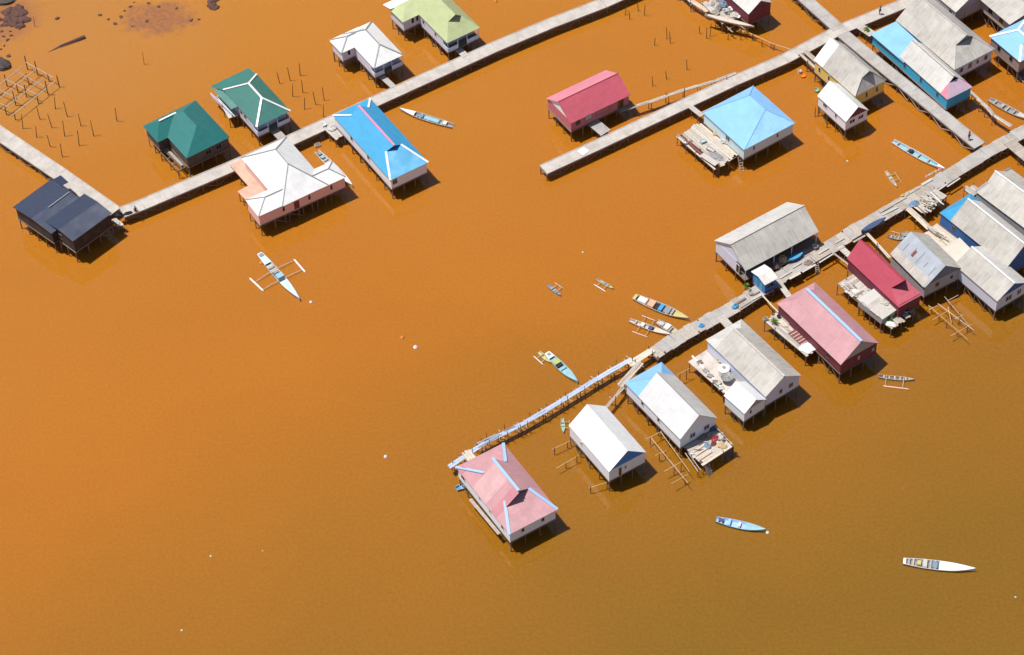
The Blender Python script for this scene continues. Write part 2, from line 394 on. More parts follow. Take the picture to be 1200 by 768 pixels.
def body(T, fr, zf, wall, oh=0.4, rise=1.5, porch=0.0, floor=None, sp=2.3, stilts=True, rails=True):
    ze = fr.ze; l, w = fr.L/2-oh, fr.W/2-oh
    zt = ze+rise*oh/(fr.W/2)-0.11 if oh < fr.W/4 else ze-0.05
    zt = min(zt, ze+0.12)
    x0, x1, y0, y1 = -l, l, -w, w
    if porch:
        if fr.axis == 'x': x1 = l-porch
        else: y0 = -w+porch
    q = [fr.w(x0, y0, 0), fr.w(x1, y0, 0), fr.w(x1, y1, 0), fr.w(x0, y1, 0)]
    v = [Vector((p.x, p.y, zf)) for p in q]+[Vector((p.x, p.y, zt)) for p in q]
    T.add('wall', v, BF, wall)
    v, f = boxv(fr.c, fr.X, fr.Y, 2*l+0.16, 2*w+0.16, zf-0.16, zf+0.004); fo = T.add('floor', v, f, floor or POSTWOOD)
    for j in range(3):
        yy = -w+0.3+j*(w-0.3)
        v, f = beamv(fr.w(-l, yy, zf-0.26), fr.w(l, yy, zf-0.26), 0.14, 0.18); T.add('floor_beam', v, f, POSTWOOD)
    if porch:
        if fr.axis == 'x':
            pr = [((l-porch, -w), (l, -w)), ((l, -w), (l, -w*0.35)), ((l, w*0.25), (l, w))]
            pp = [(l, -w), (l, -w*0.35), (l, w*0.25), (l, w)]
        else:
            pr = [((-l, -w), (-l*0.2, -w)), ((l*0.3, -w), (l, -w))]; pp = [(-l, -w), (-l*0.2, -w), (l*0.3, -w), (l, -w)]
        for a, b in (pr if rails else ()):
            v, f = beamv(fr.w(a[0], a[1], zf+0.42), fr.w(b[0], b[1], zf+0.42), 0.08, 0.82); T.add('porch_rail', v, f, wall)
        for a in pp:
            v, f = beamv(fr.w(a[0], a[1], zf), fr.w(a[0], a[1], ze+0.05), 0.12, 0.12); T.add('porch_post', v, f, wall)
    if stilts:
        nx = max(2, round(2*l/sp)); ny = max(2, round(2*w/sp))
        for i in range(nx+1):
            for j in range(ny+1):
                edge = i in (0, nx) or j in (0, ny)
                if not edge and (i+j) % 2: continue
                p = fr.w(-l+0.1+(2*l-0.2)*i/nx, -w+0.1+(2*w-0.2)*j/ny, 0)
                stilt(T, p.x, p.y, zf-0.15, random.uniform(0.07, 0.11))
        for _ in range(3):                                        # a few slanted braces under the edge
            i = random.randrange(nx); 
            a = fr.w(-l+2*l*i/nx, -w+0.1, zf-0.3); b = fr.w(-l+2*l*(i+1)/nx, -w+0.1, 0.2)
            v, f = beamv(a, b, 0.05, 0.1); T.add('brace', v, f, POSTWOOD)

def house(label, quad, ze=4.3, zf=2.2, axis='x', far=None, near=None, ft='gable', nt='gable', roof_m=None, wall=W_WHITE,
          wins=(), oh=0.4, porch=0.0, name='stilt_house', rails=True, **kw):
    fr = Frame(quad, ze, axis)
    T = Thing(name, label, 'house', (fr.c.x, fr.c.y, 0))
    r = roof(T, fr, far, near, ft, nt, roof_m, oh=oh, **kw)
    body(T, fr, zf, wall, oh, r, porch, rails=rails)
    for wd in wins:
        which, s_, w, h = wd[:4]; kind = wd[4] if len(wd) > 4 else 'window'
        pane = wd[5] if len(wd) > 5 else P_GLASS
        zc = zf+1.28 if kind == 'window' else zf+h/2+0.05
        frm = P_WHITE if wall.name in ('white_board_wall', 'sky_tinted_pale_wall', 'pale_cyan_wall', 'salmon_wall', 'yellow_wall') else POSTWOOD
        ins = porch if (porch and which == ('R')) else 0
        window(T, fr, which, s_, min(zc, ze-h/2-0.12) if kind == 'window' else zc, w, h, oh, frame=frm, pane=pane, name=kind, inset=ins)
    T.fr = fr; T.rise = r; T.zf = zf
    return T

def wing(T, quad, ze, axis, far, near, ft, nt, roof_m, wall, zf=2.2, oh=0.35, wins=(), walls=True, **kw):
    fr = Frame(quad, ze, axis); r = roof(T, fr, far, near, ft, nt, roof_m, oh=oh, **kw)
    if walls: body(T, fr, zf, wall, oh, r)
    for wd in wins: window(T, fr, wd[0], wd[1], zf+1.28, wd[2], wd[3], oh)
    return fr

def planks(T, fr, z, mat, pw=0.34, along='x', gap=0.03, t=0.05, sub=None, name='plank', ragged=0.12, skip=0.0):
    Ln, Wd = (fr.L, fr.W) if along == 'x' else (fr.W, fr.L)
    n = max(1, int(Wd/pw)); mats = mat if isinstance(mat, (list, tuple)) else [mat]
    mes = []
    for m in mats:
        v, f = boxv((0, 0), Vector((1, 0, 0)), Vector((0, 1, 0)), 1, 1, -0.5, 0.5); mes.append(newmesh('plank', v, f, m))
    d = fr.X if along == 'x' else fr.Y
    rz = math.atan2(d.y, d.x)
    for i in range(n):
        if random.random() < skip: continue
        o = -Wd/2+(i+0.5)*Wd/n; sh = random.uniform(-ragged, ragged)
        p = fr.w(sh, o, z-t/2+random.uniform(-0.012, 0.012)) if along == 'x' else fr.w(o, sh, z-t/2+random.uniform(-0.012, 0.012))
        T.inst(name, random.choice(mes), p, (Ln+random.uniform(-ragged, ragged), Wd/n-gap, t), (0, 0, rz+random.uniform(-0.008, 0.008)), sub)

def deck(T, quad, z, mat, along='x', pw=0.34, ragged=0.12, skip=0.0, posts=True, name='deck_frame', sp=2.2):
    fr = Frame(quad, z); vs = []; fs = []
    for i in range(4):
        y = -fr.W/2+0.1+(fr.W-0.2)*i/3
        v, f = beamv(fr.w(-fr.L/2, y, z-0.17), fr.w(fr.L/2, y, z-0.17), 0.1, 0.18); k = len(vs); vs += v; fs += [tuple(a+k for a in g) for g in f]
    for i in range(4):
        x = -fr.L/2+0.1+(fr.L-0.2)*i/3
        v, f = beamv(fr.w(x, -fr.W/2, z-0.33), fr.w(x, fr.W/2, z-0.33), 0.1, 0.14); k = len(vs); vs += v; fs += [tuple(a+k for a in g) for g in f]
    fo = T.add(name, vs, fs, POSTWOOD); planks(T, fr, z, mat, pw, along, sub=fo, ragged=ragged, skip=skip)
    if posts:
        nx = max(1, round(fr.L/sp)); ny = max(1, round(fr.W/sp))
        for i in range(nx+1):
            for j in range(ny+1):
                p = fr.w(-fr.L/2+0.1+(fr.L-0.2)*i/nx, -fr.W/2+0.1+(fr.W-0.2)*j/ny, 0)
                stilt(T, p.x, p.y, z-0.1+random.choice((0, 0, 0, 0.5)), random.uniform(0.06, 0.09))
    return fr

def slabdeck(T, quad, z, mat, t=0.14, name='terrace_slab', posts=True):
    fr = Frame(quad, z); v, f = boxv(fr.c, fr.X, fr.Y, fr.L, fr.W, z-t, z); T.add(name, v, f, mat)
    if posts:
        for i in range(max(2, round(fr.L/2.4))+1):
            for y in (-1, 1):
                nx = max(2, round(fr.L/2.4)); p = fr.w(-fr.L/2+0.15+(fr.L-0.3)*i/nx, y*(fr.W/2-0.15), 0); stilt(T, p.x, p.y, z-t, 0.08)
    return fr

def walkway(label, pts, width, z, mat, seg=2.5, name='walkway', kerb=True, brace=True, pr=0.11, postmat=None, wob=0.0, t=0.16, group=None, bm=None, rag=0.0):
    W3 = [P(x, y, z) for x, y in pts]; T = Thing(name, label, 'walkway', (W3[0].x, W3[0].y, 0), group)
    n_post = 0
    for a, b in zip(W3, W3[1:]):
        d = (b-a); ln = d.length; d.normalize(); s = Vector((-d.y, d.x, 0)); n = max(1, round(ln/seg))
        for i in range(n):
            p, q = a+d*(ln*i/n), a+d*(ln*(i+1)/n-0.022); dz = random.uniform(-wob, wob)
            v, f = beamv(p+Vector((0, 0, dz-t/2)), q+Vector((0, 0, dz-t/2+random.uniform(-wob, wob)*0.3)), width, t)
            if rag:
                r1, r2 = s*random.uniform(-0.02, rag), s*random.uniform(-0.02, rag); v = [x-(r1 if i_ in (0, 1, 4, 5) else -r2) for i_, x in enumerate(v)]
            T.add('slab', v, f, mat if not rag or random.random() < 0.6 else WOOD)
            if kerb:
                for sg in (-1, 1):
                    o = s*sg*(width/2+0.055); v, f = beamv(p+o+Vector((0, 0, dz-0.06)), q+o+Vector((0, 0, dz-0.06)), 0.10, 0.26); T.add('edge_beam', v, f, mat)
                    if sg < 0: o = s*sg*(width/2-0.06); v, f = beamv(p+o+Vector((0, 0, dz-0.46)), q+o+Vector((0, 0, dz-0.46)), 0.08, 0.42); T.add('shade_fascia', v, f, DARKWOOD)  # dark fascia added to deepen the shadow band below the deck edge
            v, f = beamv(p-s*(width/2+0.1)+Vector((0, 0, -t-0.14)), p+s*(width/2+0.1)+Vector((0, 0, -t-0.14)), 0.14, 0.2); T.add('cross_beam', v, f, POSTWOOD)
            for sg in (-1, 1):
                c = p+s*sg*(width/2-0.12); tall = 0.55 if (random.random() < 0.05 and not kerb) else 0
                stilt(T, c.x, c.y, z-t-0.05+tall, random.uniform(pr*0.8, pr*1.15), postmat, 'post', lean=0.02)
            if brace:
                o = s*-1*(width/2-0.02) if d.x > 0 and d.y > 0 else s*-1*(width/2-0.02)
                up_first = i % 2 == 0
                a1 = p+o+Vector((0, 0, (-0.3 if up_first else -z+0.15))); b1 = q+o+Vector((0, 0, (-z+0.15 if up_first else -0.3)))
                v, f = beamv(a1, b1, 0.06, 0.11); T.add('brace', v, f, bm or POSTWOOD)
    return T

def ladder(label, top, bot, w=0.55, n=7, z0=-0.1, z1=2.0, mat=WOOD):
    a, b = P(top[0], top[1], z1), P(bot[0], bot[1], z0)
    T = Thing('ladder', label, 'ladder', (b.x, b.y, 0)); d = b-a; s = Vector((-d.y, d.x, 0))
    s = s.normalized() if s.length > 0.05 else Vector((0.8, 0.6, 0))
    for sg in (-1, 1):
        v, f = beamv(a+s*sg*w/2, b+s*sg*w/2, 0.07, 0.09); T.add('rail', v, f, mat)
    for i in range(n):
        p = a+d*((i+0.5)/n); v, f = beamv(p-s*w/2, p+s*w/2, 0.09, 0.05); T.add('rung', v, f, mat)
    return T

# ------------------------------------------------------------------ boats
def boat(label, stern, bow, beam, outer=P_WHITE, inner=P_OFF, name='boat', cat='boat', zt=0.42, transom=0.62, fore=0.66, foremat=None,
         aft=None, aftmat=None, thw=(), boxes=(), rig=(), zbase=0.0, bowrise=0.35, boommat=None, floatmat=None, floatr=0.10, group=None):
    a, b = P(stern[0], stern[1], zbase+zt), P(bow[0], bow[1], zbase+zt+bowrise*0.7); a.z = b.z = 0
    d = b-a; L = d.length; d.normalize(); s = Vector((-d.y, d.x, 0)); T = Thing(name, label, cat, ((a+b)/2).to_tuple()[:2]+(zbase,), group)
    N = 17
    def hb(t): return beam/2*(transom+(1-transom)*math.sin(min(1, t/0.42)*math.pi/2))*(1 if t < 0.5 else max(0.03, (1-((t-0.5)/0.5)**2.1)))
    def zg(t): return zbase+zt+bowrise*max(0, (t-0.45)/0.55)**2.2+0.06*max(0, 1-t*4)
    vs = []; fs = []; mi = []
    for i in range(N):
        t = i/(N-1); h = hb(t); z = zg(t); x = a+d*(L*t); hi = max(0.012, h-0.06); kb = zbase-0.16+0.28*max(0, (t-0.6)/0.4)**2; fl = zbase+0.10+0.28*max(0, (t-0.6)/0.4)**2
        xin = a+d*(L*min(max(t, 0.012), 0.985))
        for (o, zz, xx) in ((h, z, x), (h*0.9, z-0.28, x), (h*0.35, kb, x), (-h*0.35, kb, x), (-h*0.9, z-0.28, x), (-h, z, x), (-hi, z, xin), (-hi*0.72, fl, xin), (hi*0.72, fl, xin), (hi, z, xin)):
            vs.append(xx+s*o+Vector((0, 0, zz)))
    for i in range(N-1):
        for j in range(10):
            k = i*10; fs.append((k+j, k+(j+1) % 10, k+10+(j+1) % 10, k+10+j)); mi.append(1 if j in (6, 7, 8) else 0)
    fs.append(tuple(range(9, -1, -1))); mi.append(0); fs.append(tuple((N-1)*10+j for j in range(10))); mi.append(0)
    T.add('hull', vs, fs, [outer, inner], mi=mi)
    def decking(t0, t1, mat, nm, n=8):
        v = []; f = []
        for i in range(n+1):
            t = t0+(t1-t0)*i/n; h = hb(t)*0.97; x = a+d*(L*min(t, 0.995))
            for o in (-h, 0, h): v.append(x+s*o+Vector((0, 0, zg(t)+0.012+(0.04 if o == 0 else 0))))
        m = len(v); v += [p-Vector((0, 0, 0.04)) for p in v]
        for i in range(n):
            for j in range(2):
                k = i*3+j; f.append((k, k+3, k+4, k+1)); f.append((m+k, m+k+1, m+k+4, m+k+3))
        f += [(0, 1, m+1, m), (1, 2, m+2, m+1)]
        k = n*3; f += [(k+1, k, m+k, m+k+1), (k+2, k+1, m+k+1, m+k+2)]
        T.add(nm, v, f, mat)
    if fore: decking(fore, 1.0, foremat or outer, 'foredeck')
    if aft: decking(0.0, aft, aftmat or outer, 'stern_deck', 3)
    for t in thw:
        h = hb(t)*0.96; x = a+d*(L*t)+Vector((0, 0, zg(t)-0.02)); v, f = beamv(x-s*h, x+s*h, 0.24, 0.04); T.add('thwart', v, f, WOOD)
    for (t0, t1, wf, hgt, m, nm) in boxes:
        tm = (t0+t1)/2; h = min(hb(t0), hb(t1))*wf; z0 = zbase+0.12; z1 = zg(tm)+hgt
        c = a+d*(L*tm); ln = (t1-t0)*L
        v = [c-d*ln/2-s*h, c+d*ln/2-s*h, c+d*ln/2+s*h, c-d*ln/2+s*h]; v = [p+Vector((0, 0, z0)) for p in v]+[c+(p-c)*0.9+Vector((0, 0, z1)) for p in v]
        T.add(nm, v, BF, m)
    for (p0, p1, ts) in rig:                       # outrigger floats given by their two ends, booms at stations ts
        A, B = P(p0[0], p0[1], zbase+0.08), P(p1[0], p1[1], zbase+0.08); ax = (B-A).normalized()
        v = []; n = 9; prof = [(0, 0.45), (0.06, 0.9), (0.5, 1.0), (0.92, 0.9), (1.0, 0.35)]
        ss = Vector((-ax.y, ax.x, 0)); f = []
        for t, r in prof:
            for i in range(n):
                an = 2*math.pi*i/n; v.append(A+(B-A)*t+ss*math.cos(an)*r*floatr+Vector((0, 0, math.sin(an)*r*floatr)))
        for k in range(len(prof)-1):
            for i in range(n): f.append((k*n+i, k*n+(i+1) % n, (k+1)*n+(i+1) % n, (k+1)*n+i))
        f += [tuple(range(n-1, -1, -1)), tuple(range((len(prof)-1)*n, len(prof)*n))]
        T.add('float', v, f, floatmat or P_WHITE, smooth=True)
        for t in ts:
            x = a+d*(L*t)+Vector((0, 0, zg(t)+0.03)); u = max(0.08, min(0.92, (x-A).dot(ax)/(B-A).length)); q = A+(B-A)*u+Vector((0, 0, 0.08))
            far = x+(x-q).normalized()*hb(t)*1.0; far.z = x.z
            mid = x+(q-x)*0.6+Vector((0, 0, 0.10)); 
            v1, f1 = tubev(far, mid, 0.05, 0.045, 6); v2, f2 = tubev(mid, q, 0.045, 0.04, 6); k = len(v1)
            T.add('boom', v1+v2, f1+[tuple(i+k for i in g) for g in f2], boommat or P_OFF)
    return T

# ------------------------------------------------------------------ water
def water():
    k = NT('silty_orange_water'); g = k.n('NewGeometry').outputs['Position']
    sep = k.n('SeparateXYZ'); k.l(g, sep.inputs[0]); x, y = sep.outputs[0], sep.outputs[1]
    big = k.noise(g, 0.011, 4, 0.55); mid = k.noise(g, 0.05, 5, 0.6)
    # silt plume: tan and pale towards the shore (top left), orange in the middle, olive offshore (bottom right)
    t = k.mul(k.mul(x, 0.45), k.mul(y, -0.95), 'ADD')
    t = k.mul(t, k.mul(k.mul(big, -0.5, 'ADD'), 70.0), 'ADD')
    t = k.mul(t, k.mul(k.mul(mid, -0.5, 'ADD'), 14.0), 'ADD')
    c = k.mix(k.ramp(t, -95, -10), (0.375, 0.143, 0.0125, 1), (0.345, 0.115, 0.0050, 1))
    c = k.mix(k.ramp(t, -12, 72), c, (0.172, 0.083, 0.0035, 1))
    pl = k.noise(k.scale_vec(g, (0.6, 1.4, 1.0)), 0.035, 6, 0.62)
    c = k.mix(k.ramp(pl, 0.40, 0.68, 0, 0.16), c, k.mix(1.0, c, (0.78, 0.80, 0.75, 1), 'MULTIPLY'))
    # shallow sand and mud near the shore corner
    def spot(cx, cy, rx, ry):
        p = P(cx, cy); dx = k.mul(k.mul(x, -p.x, 'ADD'), 1/rx); dy = k.mul(k.mul(y, -p.y, 'ADD'), 1/ry)
        return k.mul(k.mul(dx, dx), k.mul(dy, dy), 'ADD')
    sh = k.ramp(k.mul(spot(60, 10, 34, 38), k.mul(mid, 0.8), 'ADD'), 0.3, 1.5, 1, 0)
    c = k.mix(k.mul(sh, 0.6), c, (0.36, 0.16, 0.042, 1))
    n3 = k.noise(g, 0.42, 6, 0.7); n4 = k.noise(g, 1.4, 4, 0.6)
    m1 = k.ramp(k.mul(spot(185, 22, 6.5, 4.5), k.mul(k.mul(n3, -0.5, 'ADD'), 3.4), 'ADD'), 0.35, 1.1, 1, 0)
    c = k.mix(k.mul(m1, k.ramp(n4, 0.3, 0.65, 0.25, 0.85)), c, (0.19, 0.075, 0.05, 1))
    m2 = k.ramp(k.mul(spot(10, 20, 5.5, 6.5), k.mul(k.mul(n3, -0.5, 'ADD'), 2.5), 'ADD'), 0.3, 1.2, 1, 0)
    c = k.mix(k.mul(m2, 0.55), c, (0.22, 0.085, 0.05, 1))
    m3 = k.ramp(k.mul(spot(30, 118, 6.5, 4.5), k.mul(k.mul(n3, -0.5, 'ADD'), 2.0), 'ADD'), 0.3, 1.3, 1, 0)
    c = k.mix(k.mul(m3, 0.35), c, (0.36, 0.17, 0.03, 1))
    fine = k.noise(g, 2.2, 3, 0.6)
    c = k.mix(k.ramp(fine, 0.3, 0.7, 0, 0.10), c, k.mix(0.5, c, (0.75, 0.45, 0.2, 1)))
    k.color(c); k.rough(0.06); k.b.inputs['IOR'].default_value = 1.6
    k.b.subsurface_method = 'BURLEY'; k.b.inputs['Subsurface Weight'].default_value = 0.85; k.b.inputs['Subsurface Radius'].default_value = (1.0, 0.42, 0.12); k.b.inputs['Subsurface Scale'].default_value = 0.35
    rip = k.noise(k.scale_vec(g, (1.0, 1.6, 1.0)), 1.5, 4, 0.6); rip2 = k.noise(g, 0.25, 3, 0.5)
    k.bump(k.mul(rip, k.mul(rip2, 2.0), 'ADD'), 0.26, 0.028)
    a = 3000
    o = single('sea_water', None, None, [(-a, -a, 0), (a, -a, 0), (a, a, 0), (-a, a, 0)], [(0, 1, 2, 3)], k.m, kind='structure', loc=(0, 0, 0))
    return o
water()

# ------------------------------------------------------------------ walkways
ZW = 1.7
walkway('long pale concrete walkway on posts running from the dark house up past the green roofs', [(143, 249), (167, 239.8), (300, 183), (449, 114.5), (580, 55), (643, 28.4), (707, 3.8), (760, -20)], 2.2, ZW, CONC)
walkway('pale concrete walkway behind the dark navy house at the left edge', [(-30, 136), (0, 157), (70, 204), (134, 249)], 2.4, ZW, CONC)
walkway('pale concrete jetty ending in open water below the crimson house', [(637, 199), (700, 170), (860, 95), (920, 69), (984, 35), (1060, 4), (1095, -11)], 2.0, ZW, CONC)
walkway('grey concrete walkway between the yellow house and the bright blue house', [(925, -19), (945, 0), (983, 34)], 2.0, ZW+0.02, CONC2)
walkway('grey concrete walkway with zigzag braces leading down to the long right hand walkway', [(987, 39), (1030, 75), (1070, 107), (1148, 171)], 2.0, ZW+0.02, CONC2, bm=WOOD)
walkway('long plank and concrete walkway rising to the right between the grey and pink roofs', [(765, 415), (790, 398), (862, 358.5), (945, 305), (1000, 271.6), (1030, 255), (1124, 198), (1154, 180), (1225, 140)], 2.2, ZW, CONC2, seg=1.25, kerb=False, wob=0.025, rag=0.22)

def plankway(label, pts, width, z, mats, nrow=2, seg=3.2, name='plank_jetty', cross=True, pr=0.055, crossmat=None, over=0.5, group=None, pstep=None):
    W3 = [P(x, y, z) for x, y in pts]; T = Thing(name, label, 'jetty', (W3[0].x, W3[0].y, 0), group)
    for a, b in zip(W3, W3[1:]):
        d = b-a; ln = d.length; d.normalize(); s = Vector((-d.y, d.x, 0)); n = max(1, round(ln/seg))
        for i in range(n):
            for r in range(nrow):
                o = s*((r+0.5)/nrow-0.5)*width; j = random.uniform(-0.25, 0.25); sk = s*random.uniform(-0.05, 0.05)
                v, f = beamv(a+d*(ln*i/n+j*0.3)+o+sk+Vector((0, 0, random.uniform(-0.01, 0.05))), a+d*(ln*(i+1)/n+0.15+j*0.3)+o-sk+Vector((0, 0, random.uniform(0.0, 0.05))), width/nrow-0.03, 0.05)
                T.add('plank', v, f, random.choice(mats))
            if pstep:
                m = max(1, round(ln/n/pstep))
                for j in range(1, m+1):
                    for sg in (-1, 1):
                        q = a+d*(ln*(i+(j-0.4)/m)/n)+s*sg*(width/2+0.10); stilt(T, q.x, q.y, z+random.choice((-0.05, 0.1, 0.6, 1.0)), pr*random.uniform(0.8, 1.2), DARKWOOD, 'post', lean=0.08)
                    q = a+d*(ln*(i+(j-0.4)/m)/n); sk = d*random.uniform(-0.3, 0.3); v, f = tubev(q-s*(width/2+0.3)-sk+Vector((0, 0, -0.1)), q+s*(width/2+random.uniform(0.3, 0.9))+sk+Vector((0, 0, random.uniform(-0.1, 0.25))), 0.045, 0.035, 6); T.add('crossbar', v, f, random.choice((P_OFF, WOOD)))
            c = a+d*(ln*(i+0.08)/n); e1, e2 = random.uniform(over*0.5, over*1.5), random.uniform(over*0.4, over*1.2)
            if cross:
                sk = d*random.uniform(-0.15, 0.15)
                v, f = tubev(c-s*(width/2+e1)+sk+Vector((0, 0, -0.12)), c+s*(width/2+e2)-sk+Vector((0, 0, -0.12)), 0.055, 0.045, 6); T.add('crossbar', v, f, crossmat or P_OFF)
            for sg in (-1, 1):
                q = c+s*sg*(width/2+0.08); stilt(T, q.x, q.y, z+random.choice((-0.05, 0.0, 0.7, 0.2)), pr*random.uniform(0.9, 1.3), DARKWOOD, 'post', lean=0.06)
    return T
plankway('narrow faded blue plank jetty running down to the pink house with blue trim', [(740, 421), (700, 444), (640, 481), (611, 497.6), (568.6, 518.7), (527, 547)], 0.75, 1.7, [BLUEWOOD], 2, 3.0, pstep=1.6)
plankway('two pale planks joining the blue plank jetty to the concrete walkway end', [(765, 410), (738, 427)], 1.1, 1.78, [PALEWOOD], 2, 4.0, over=0.3)
plankway('pale crooked planks leading from the walkway end towards the white gabled house', [(751, 424.5), (727, 452)], 1.0, 1.75, [PALEWOOD, WOOD], 3, 4.0, over=0.3)
plankway('narrow grey plank path reaching the back of the white gabled house', [(731, 453), (709, 479)], 0.5, 1.75, [WOOD], 2, 2.5, over=0.4)
plankway('long thin grey plank path from the crimson house beside the concrete jetty', [(724, 131), (760, 120), (800, 106), (835, 96), (862, 86)], 0.6, 1.8, [WOOD], 2, 2.6, over=0.2, crossmat=POSTWOOD)
plankway('crooked pale plank path below the bright blue and pink house', [(1136, 107), (1150, 120), (1157, 126), (1164, 135), (1184, 147.5)], 0.65, 1.8, [WOOD, CONC], 2, 2.4, over=0.2, crossmat=POSTWOOD)
plankway('thin bamboo pole path hanging from the maroon house to the jetty crossing', [(866, 29), (880, 40), (905, 51), (934, 61)], 0.16, 1.2, [YWOOD], 1, 3.0, over=0.1, crossmat=YWOOD)
plankway('pale plank bridge from the timber pile to the cream deck', [(1064, 244), (1089, 268)], 1.0, 1.9, [PALEWOOD, WOOD], 3, 3.0, over=0.1)
plankway('rough plank path entering at the top beside the junk covered deck', [(795, -12), (811, 2), (829, 13)], 0.8, 1.8, [WOOD, PALEWOOD], 3, 3.0, over=0.3)
plankway('pair of pale poles between the walkway and the crimson roofed house', [(1014, 272), (1028, 286), (1042, 302)], 0.5, 1.75, [PALEWOOD], 2, 5.0, over=0.1)
plankway('thin pole footbridge from the walkway to the crimson house porch', [(977, 297), (996, 312)], 0.3, 1.75, [WOOD], 1, 5.0, over=0.1)
plankway('thin pole footbridge from the walkway to the pink house drying deck', [(893, 346), (906, 360), (913, 367)], 0.25, 1.8, [PALEWOOD], 1, 5.0, over=0.1)

def ramp(label, a, b, width, mat=CONC, z=1.72, name='footbridge'):
    A, B = P(a[0], a[1], z), P(b[0], b[1], z+0.2); T = Thing(name, label, 'footbridge', (A.x, A.y, 0)); d = B-A
    s = Vector((-d.y, d.x, 0)).normalized(); n = max(2, int(d.length/0.45))
    for i in range(n):
        v, f = beamv(A+d*(i/n), A+d*((i+0.94)/n), width, 0.08); T.add('plank', v, f, mat)
    for sg in (-1, 1):
        o = s*sg*(width/2-0.1)+Vector((0, 0, -0.12)); v, f = beamv(A+o, B+o, 0.1, 0.16); T.add('bearer', v, f, POSTWOOD)
        for t in (0.25, 0.75):
            p = A+d*t+o; stilt(T, p.x, p.y, z-0.1, 0.07, name='post')
    return T
ramp('short wide slab bridge joining the crimson house to the concrete jetty', (710, 156), (695, 143.5), 2.0, CONC2)
ramp('short bridge joining the white L shaped roof house to the walkway', (461, 102), (446, 88), 1.0, CONC2)
ramp('short bridge joining the pale green roof house to the walkway', (546, 66), (534, 55), 1.2)
ramp('short bridge in front of the teal house with white ridge lines', (332, 163.5), (322, 153), 1.4, CONC2)
ramp('narrow bridge joining the faded pink house to the walkway', (911, 329), (925, 348), 0.9)
ramp('greenish slab bridge joining the grey house with terrace to the walkway', (844, 371), (856, 384), 1.3)
ramp('short bridge joining the bright blue house to the jetty crossing', (1008, 31), (1023, 41), 1.5)
ramp('bridge joining the pale blue hip roof house to the jetty', (809, 125), (823, 136), 0.9)
ramp('wide plank bridge leaving the long walkway at the right edge', (1181, 165), (1206, 186), 2.0, WOOD)

# ------------------------------------------------------------------ houses: left group
T = house('dark charcoal house with navy blue low roof beside the left walkway', [(54, 260), (98.8, 226.2), (130, 250.1), (85.2, 283.8)], 5.0, 2.3, 'y',
          rise=0.35, roof_m=NAVY_ROOF, wall=W_DARK, oh=0.25, wins=[('L', 0.45, 0.8, 0.9)])
wing(T, [(15.4, 243), (59.4, 210), (104, 241.5), (60, 274.5)], 4.75, 'y', None, None, 'gable', 'gable', NAVY_ROOF, W_DARK, 2.3, 0.3, rise=0.35)
fr = Frame([(60, 211), (71, 205.5), (80, 212.5), (69, 220)], 4.6); s_ = slabpoly([fr.w(-fr.L/2, -fr.W/2, 4.6), fr.w(fr.L/2, -fr.W/2, 4.6), fr.w(fr.L/2, fr.W/2, 4.5), fr.w(-fr.L/2, fr.W/2, 4.5)], 0.06)
T.add('porch_roof', s_[0], s_[1], NAVY_ROOF, uv=s_[2])
v, f = beamv(P(57, 243, 5.22), P(81.5, 225, 5.22), 0.16, 0.06); T.add('ridge_cap', v, f, P_GREY)

T = house('teal green hip roof house with dark brown walls, leftmost green roof', [(178.4, 142.2), (230.4, 117), (267.9, 161.4), (219.4, 185.9)], 4.4, 2.2, 'x',
          (214.3, 130.1), (230.4, 147.8), 'hip', 'hip', roof_m=GREEN_ROOF, wall=W_BROWN, oh=0.18, wins=[('R', 0.5, 0.9, 1.0), ('R', 0.75, 0.9, 1.0)])
wing(T, [(166.9, 147.8), (199.1, 132.3), (216.8, 151.7), (184.7, 167.3)], 4.35, 'y', (186.4, 141.9), None, 'hip', 'gable', GREEN_ROOF, W_BROWN, cap=P_WHITE, capw=0.3)
deck(T, [(188, 178), (202, 170), (222, 192), (208, 200)], 2.0, [WOOD, PALEWOOD], 'x', 0.45, 0.4, 0.62)

T = house('grey teal hip roof house with white ridge lines and white walls', [(260, 105.4), (300.6, 87.8), (341.2, 130.1), (301.4, 148.7)], 4.5, 2.2, 'x',
          (291.3, 98.4), (306.5, 114.3), 'hip', 'hip', roof_m=GREEN_ROOF2, wall=W_SKYTINT, oh=0.22, porch=1.2, cap=P_WHITE, hipcap=P_WHITE, capw=0.32, wins=[('L', 0.5, 0.7, 1.0), ('L', 0.62, 0.7, 1.0), ('R', 0.75, 0.9, 1.1)])
E4 = [P(246.4, 101.3, 3.9), P(291.3, 79.8, 3.9), P(301, 88, 4.5), P(260, 105.6, 4.5)]
s_ = slabpoly(E4, 0.06); T.add('lean_to_roof', s_[0], s_[1], GREEN_ROOF2, uv=s_[2])
fr = Frame([(250, 104), (291, 84.5), (302, 95), (262, 114)], 3.8); body(T, fr, 2.2, W_SKYTINT, 0.3, 0.3)
fr = Frame([(249, 104.5), (262, 107), (279, 125), (271, 128.5)], 3.9)
s_ = slabpoly([P(248, 103.5, 4.0), P(261, 106.5, 4.3), P(279.4, 124.5, 4.3), P(271, 128.5, 3.9)], 0.06); T.add('porch_roof', s_[0], s_[1], GREEN_ROOF2, uv=s_[2])
slabdeck(T, [(249, 112), (262, 113), (283, 133), (272, 138)], 2.2, P_OFF)
for a, b in (((247, 111), (260, 123.5)), ((262, 125), (272, 135))):
    v, f = beamv(P(a[0], a[1], 2.6), P(b[0], b[1], 2.6), 0.08, 0.75); T.add('porch_rail', v, f, W_SKYTINT)

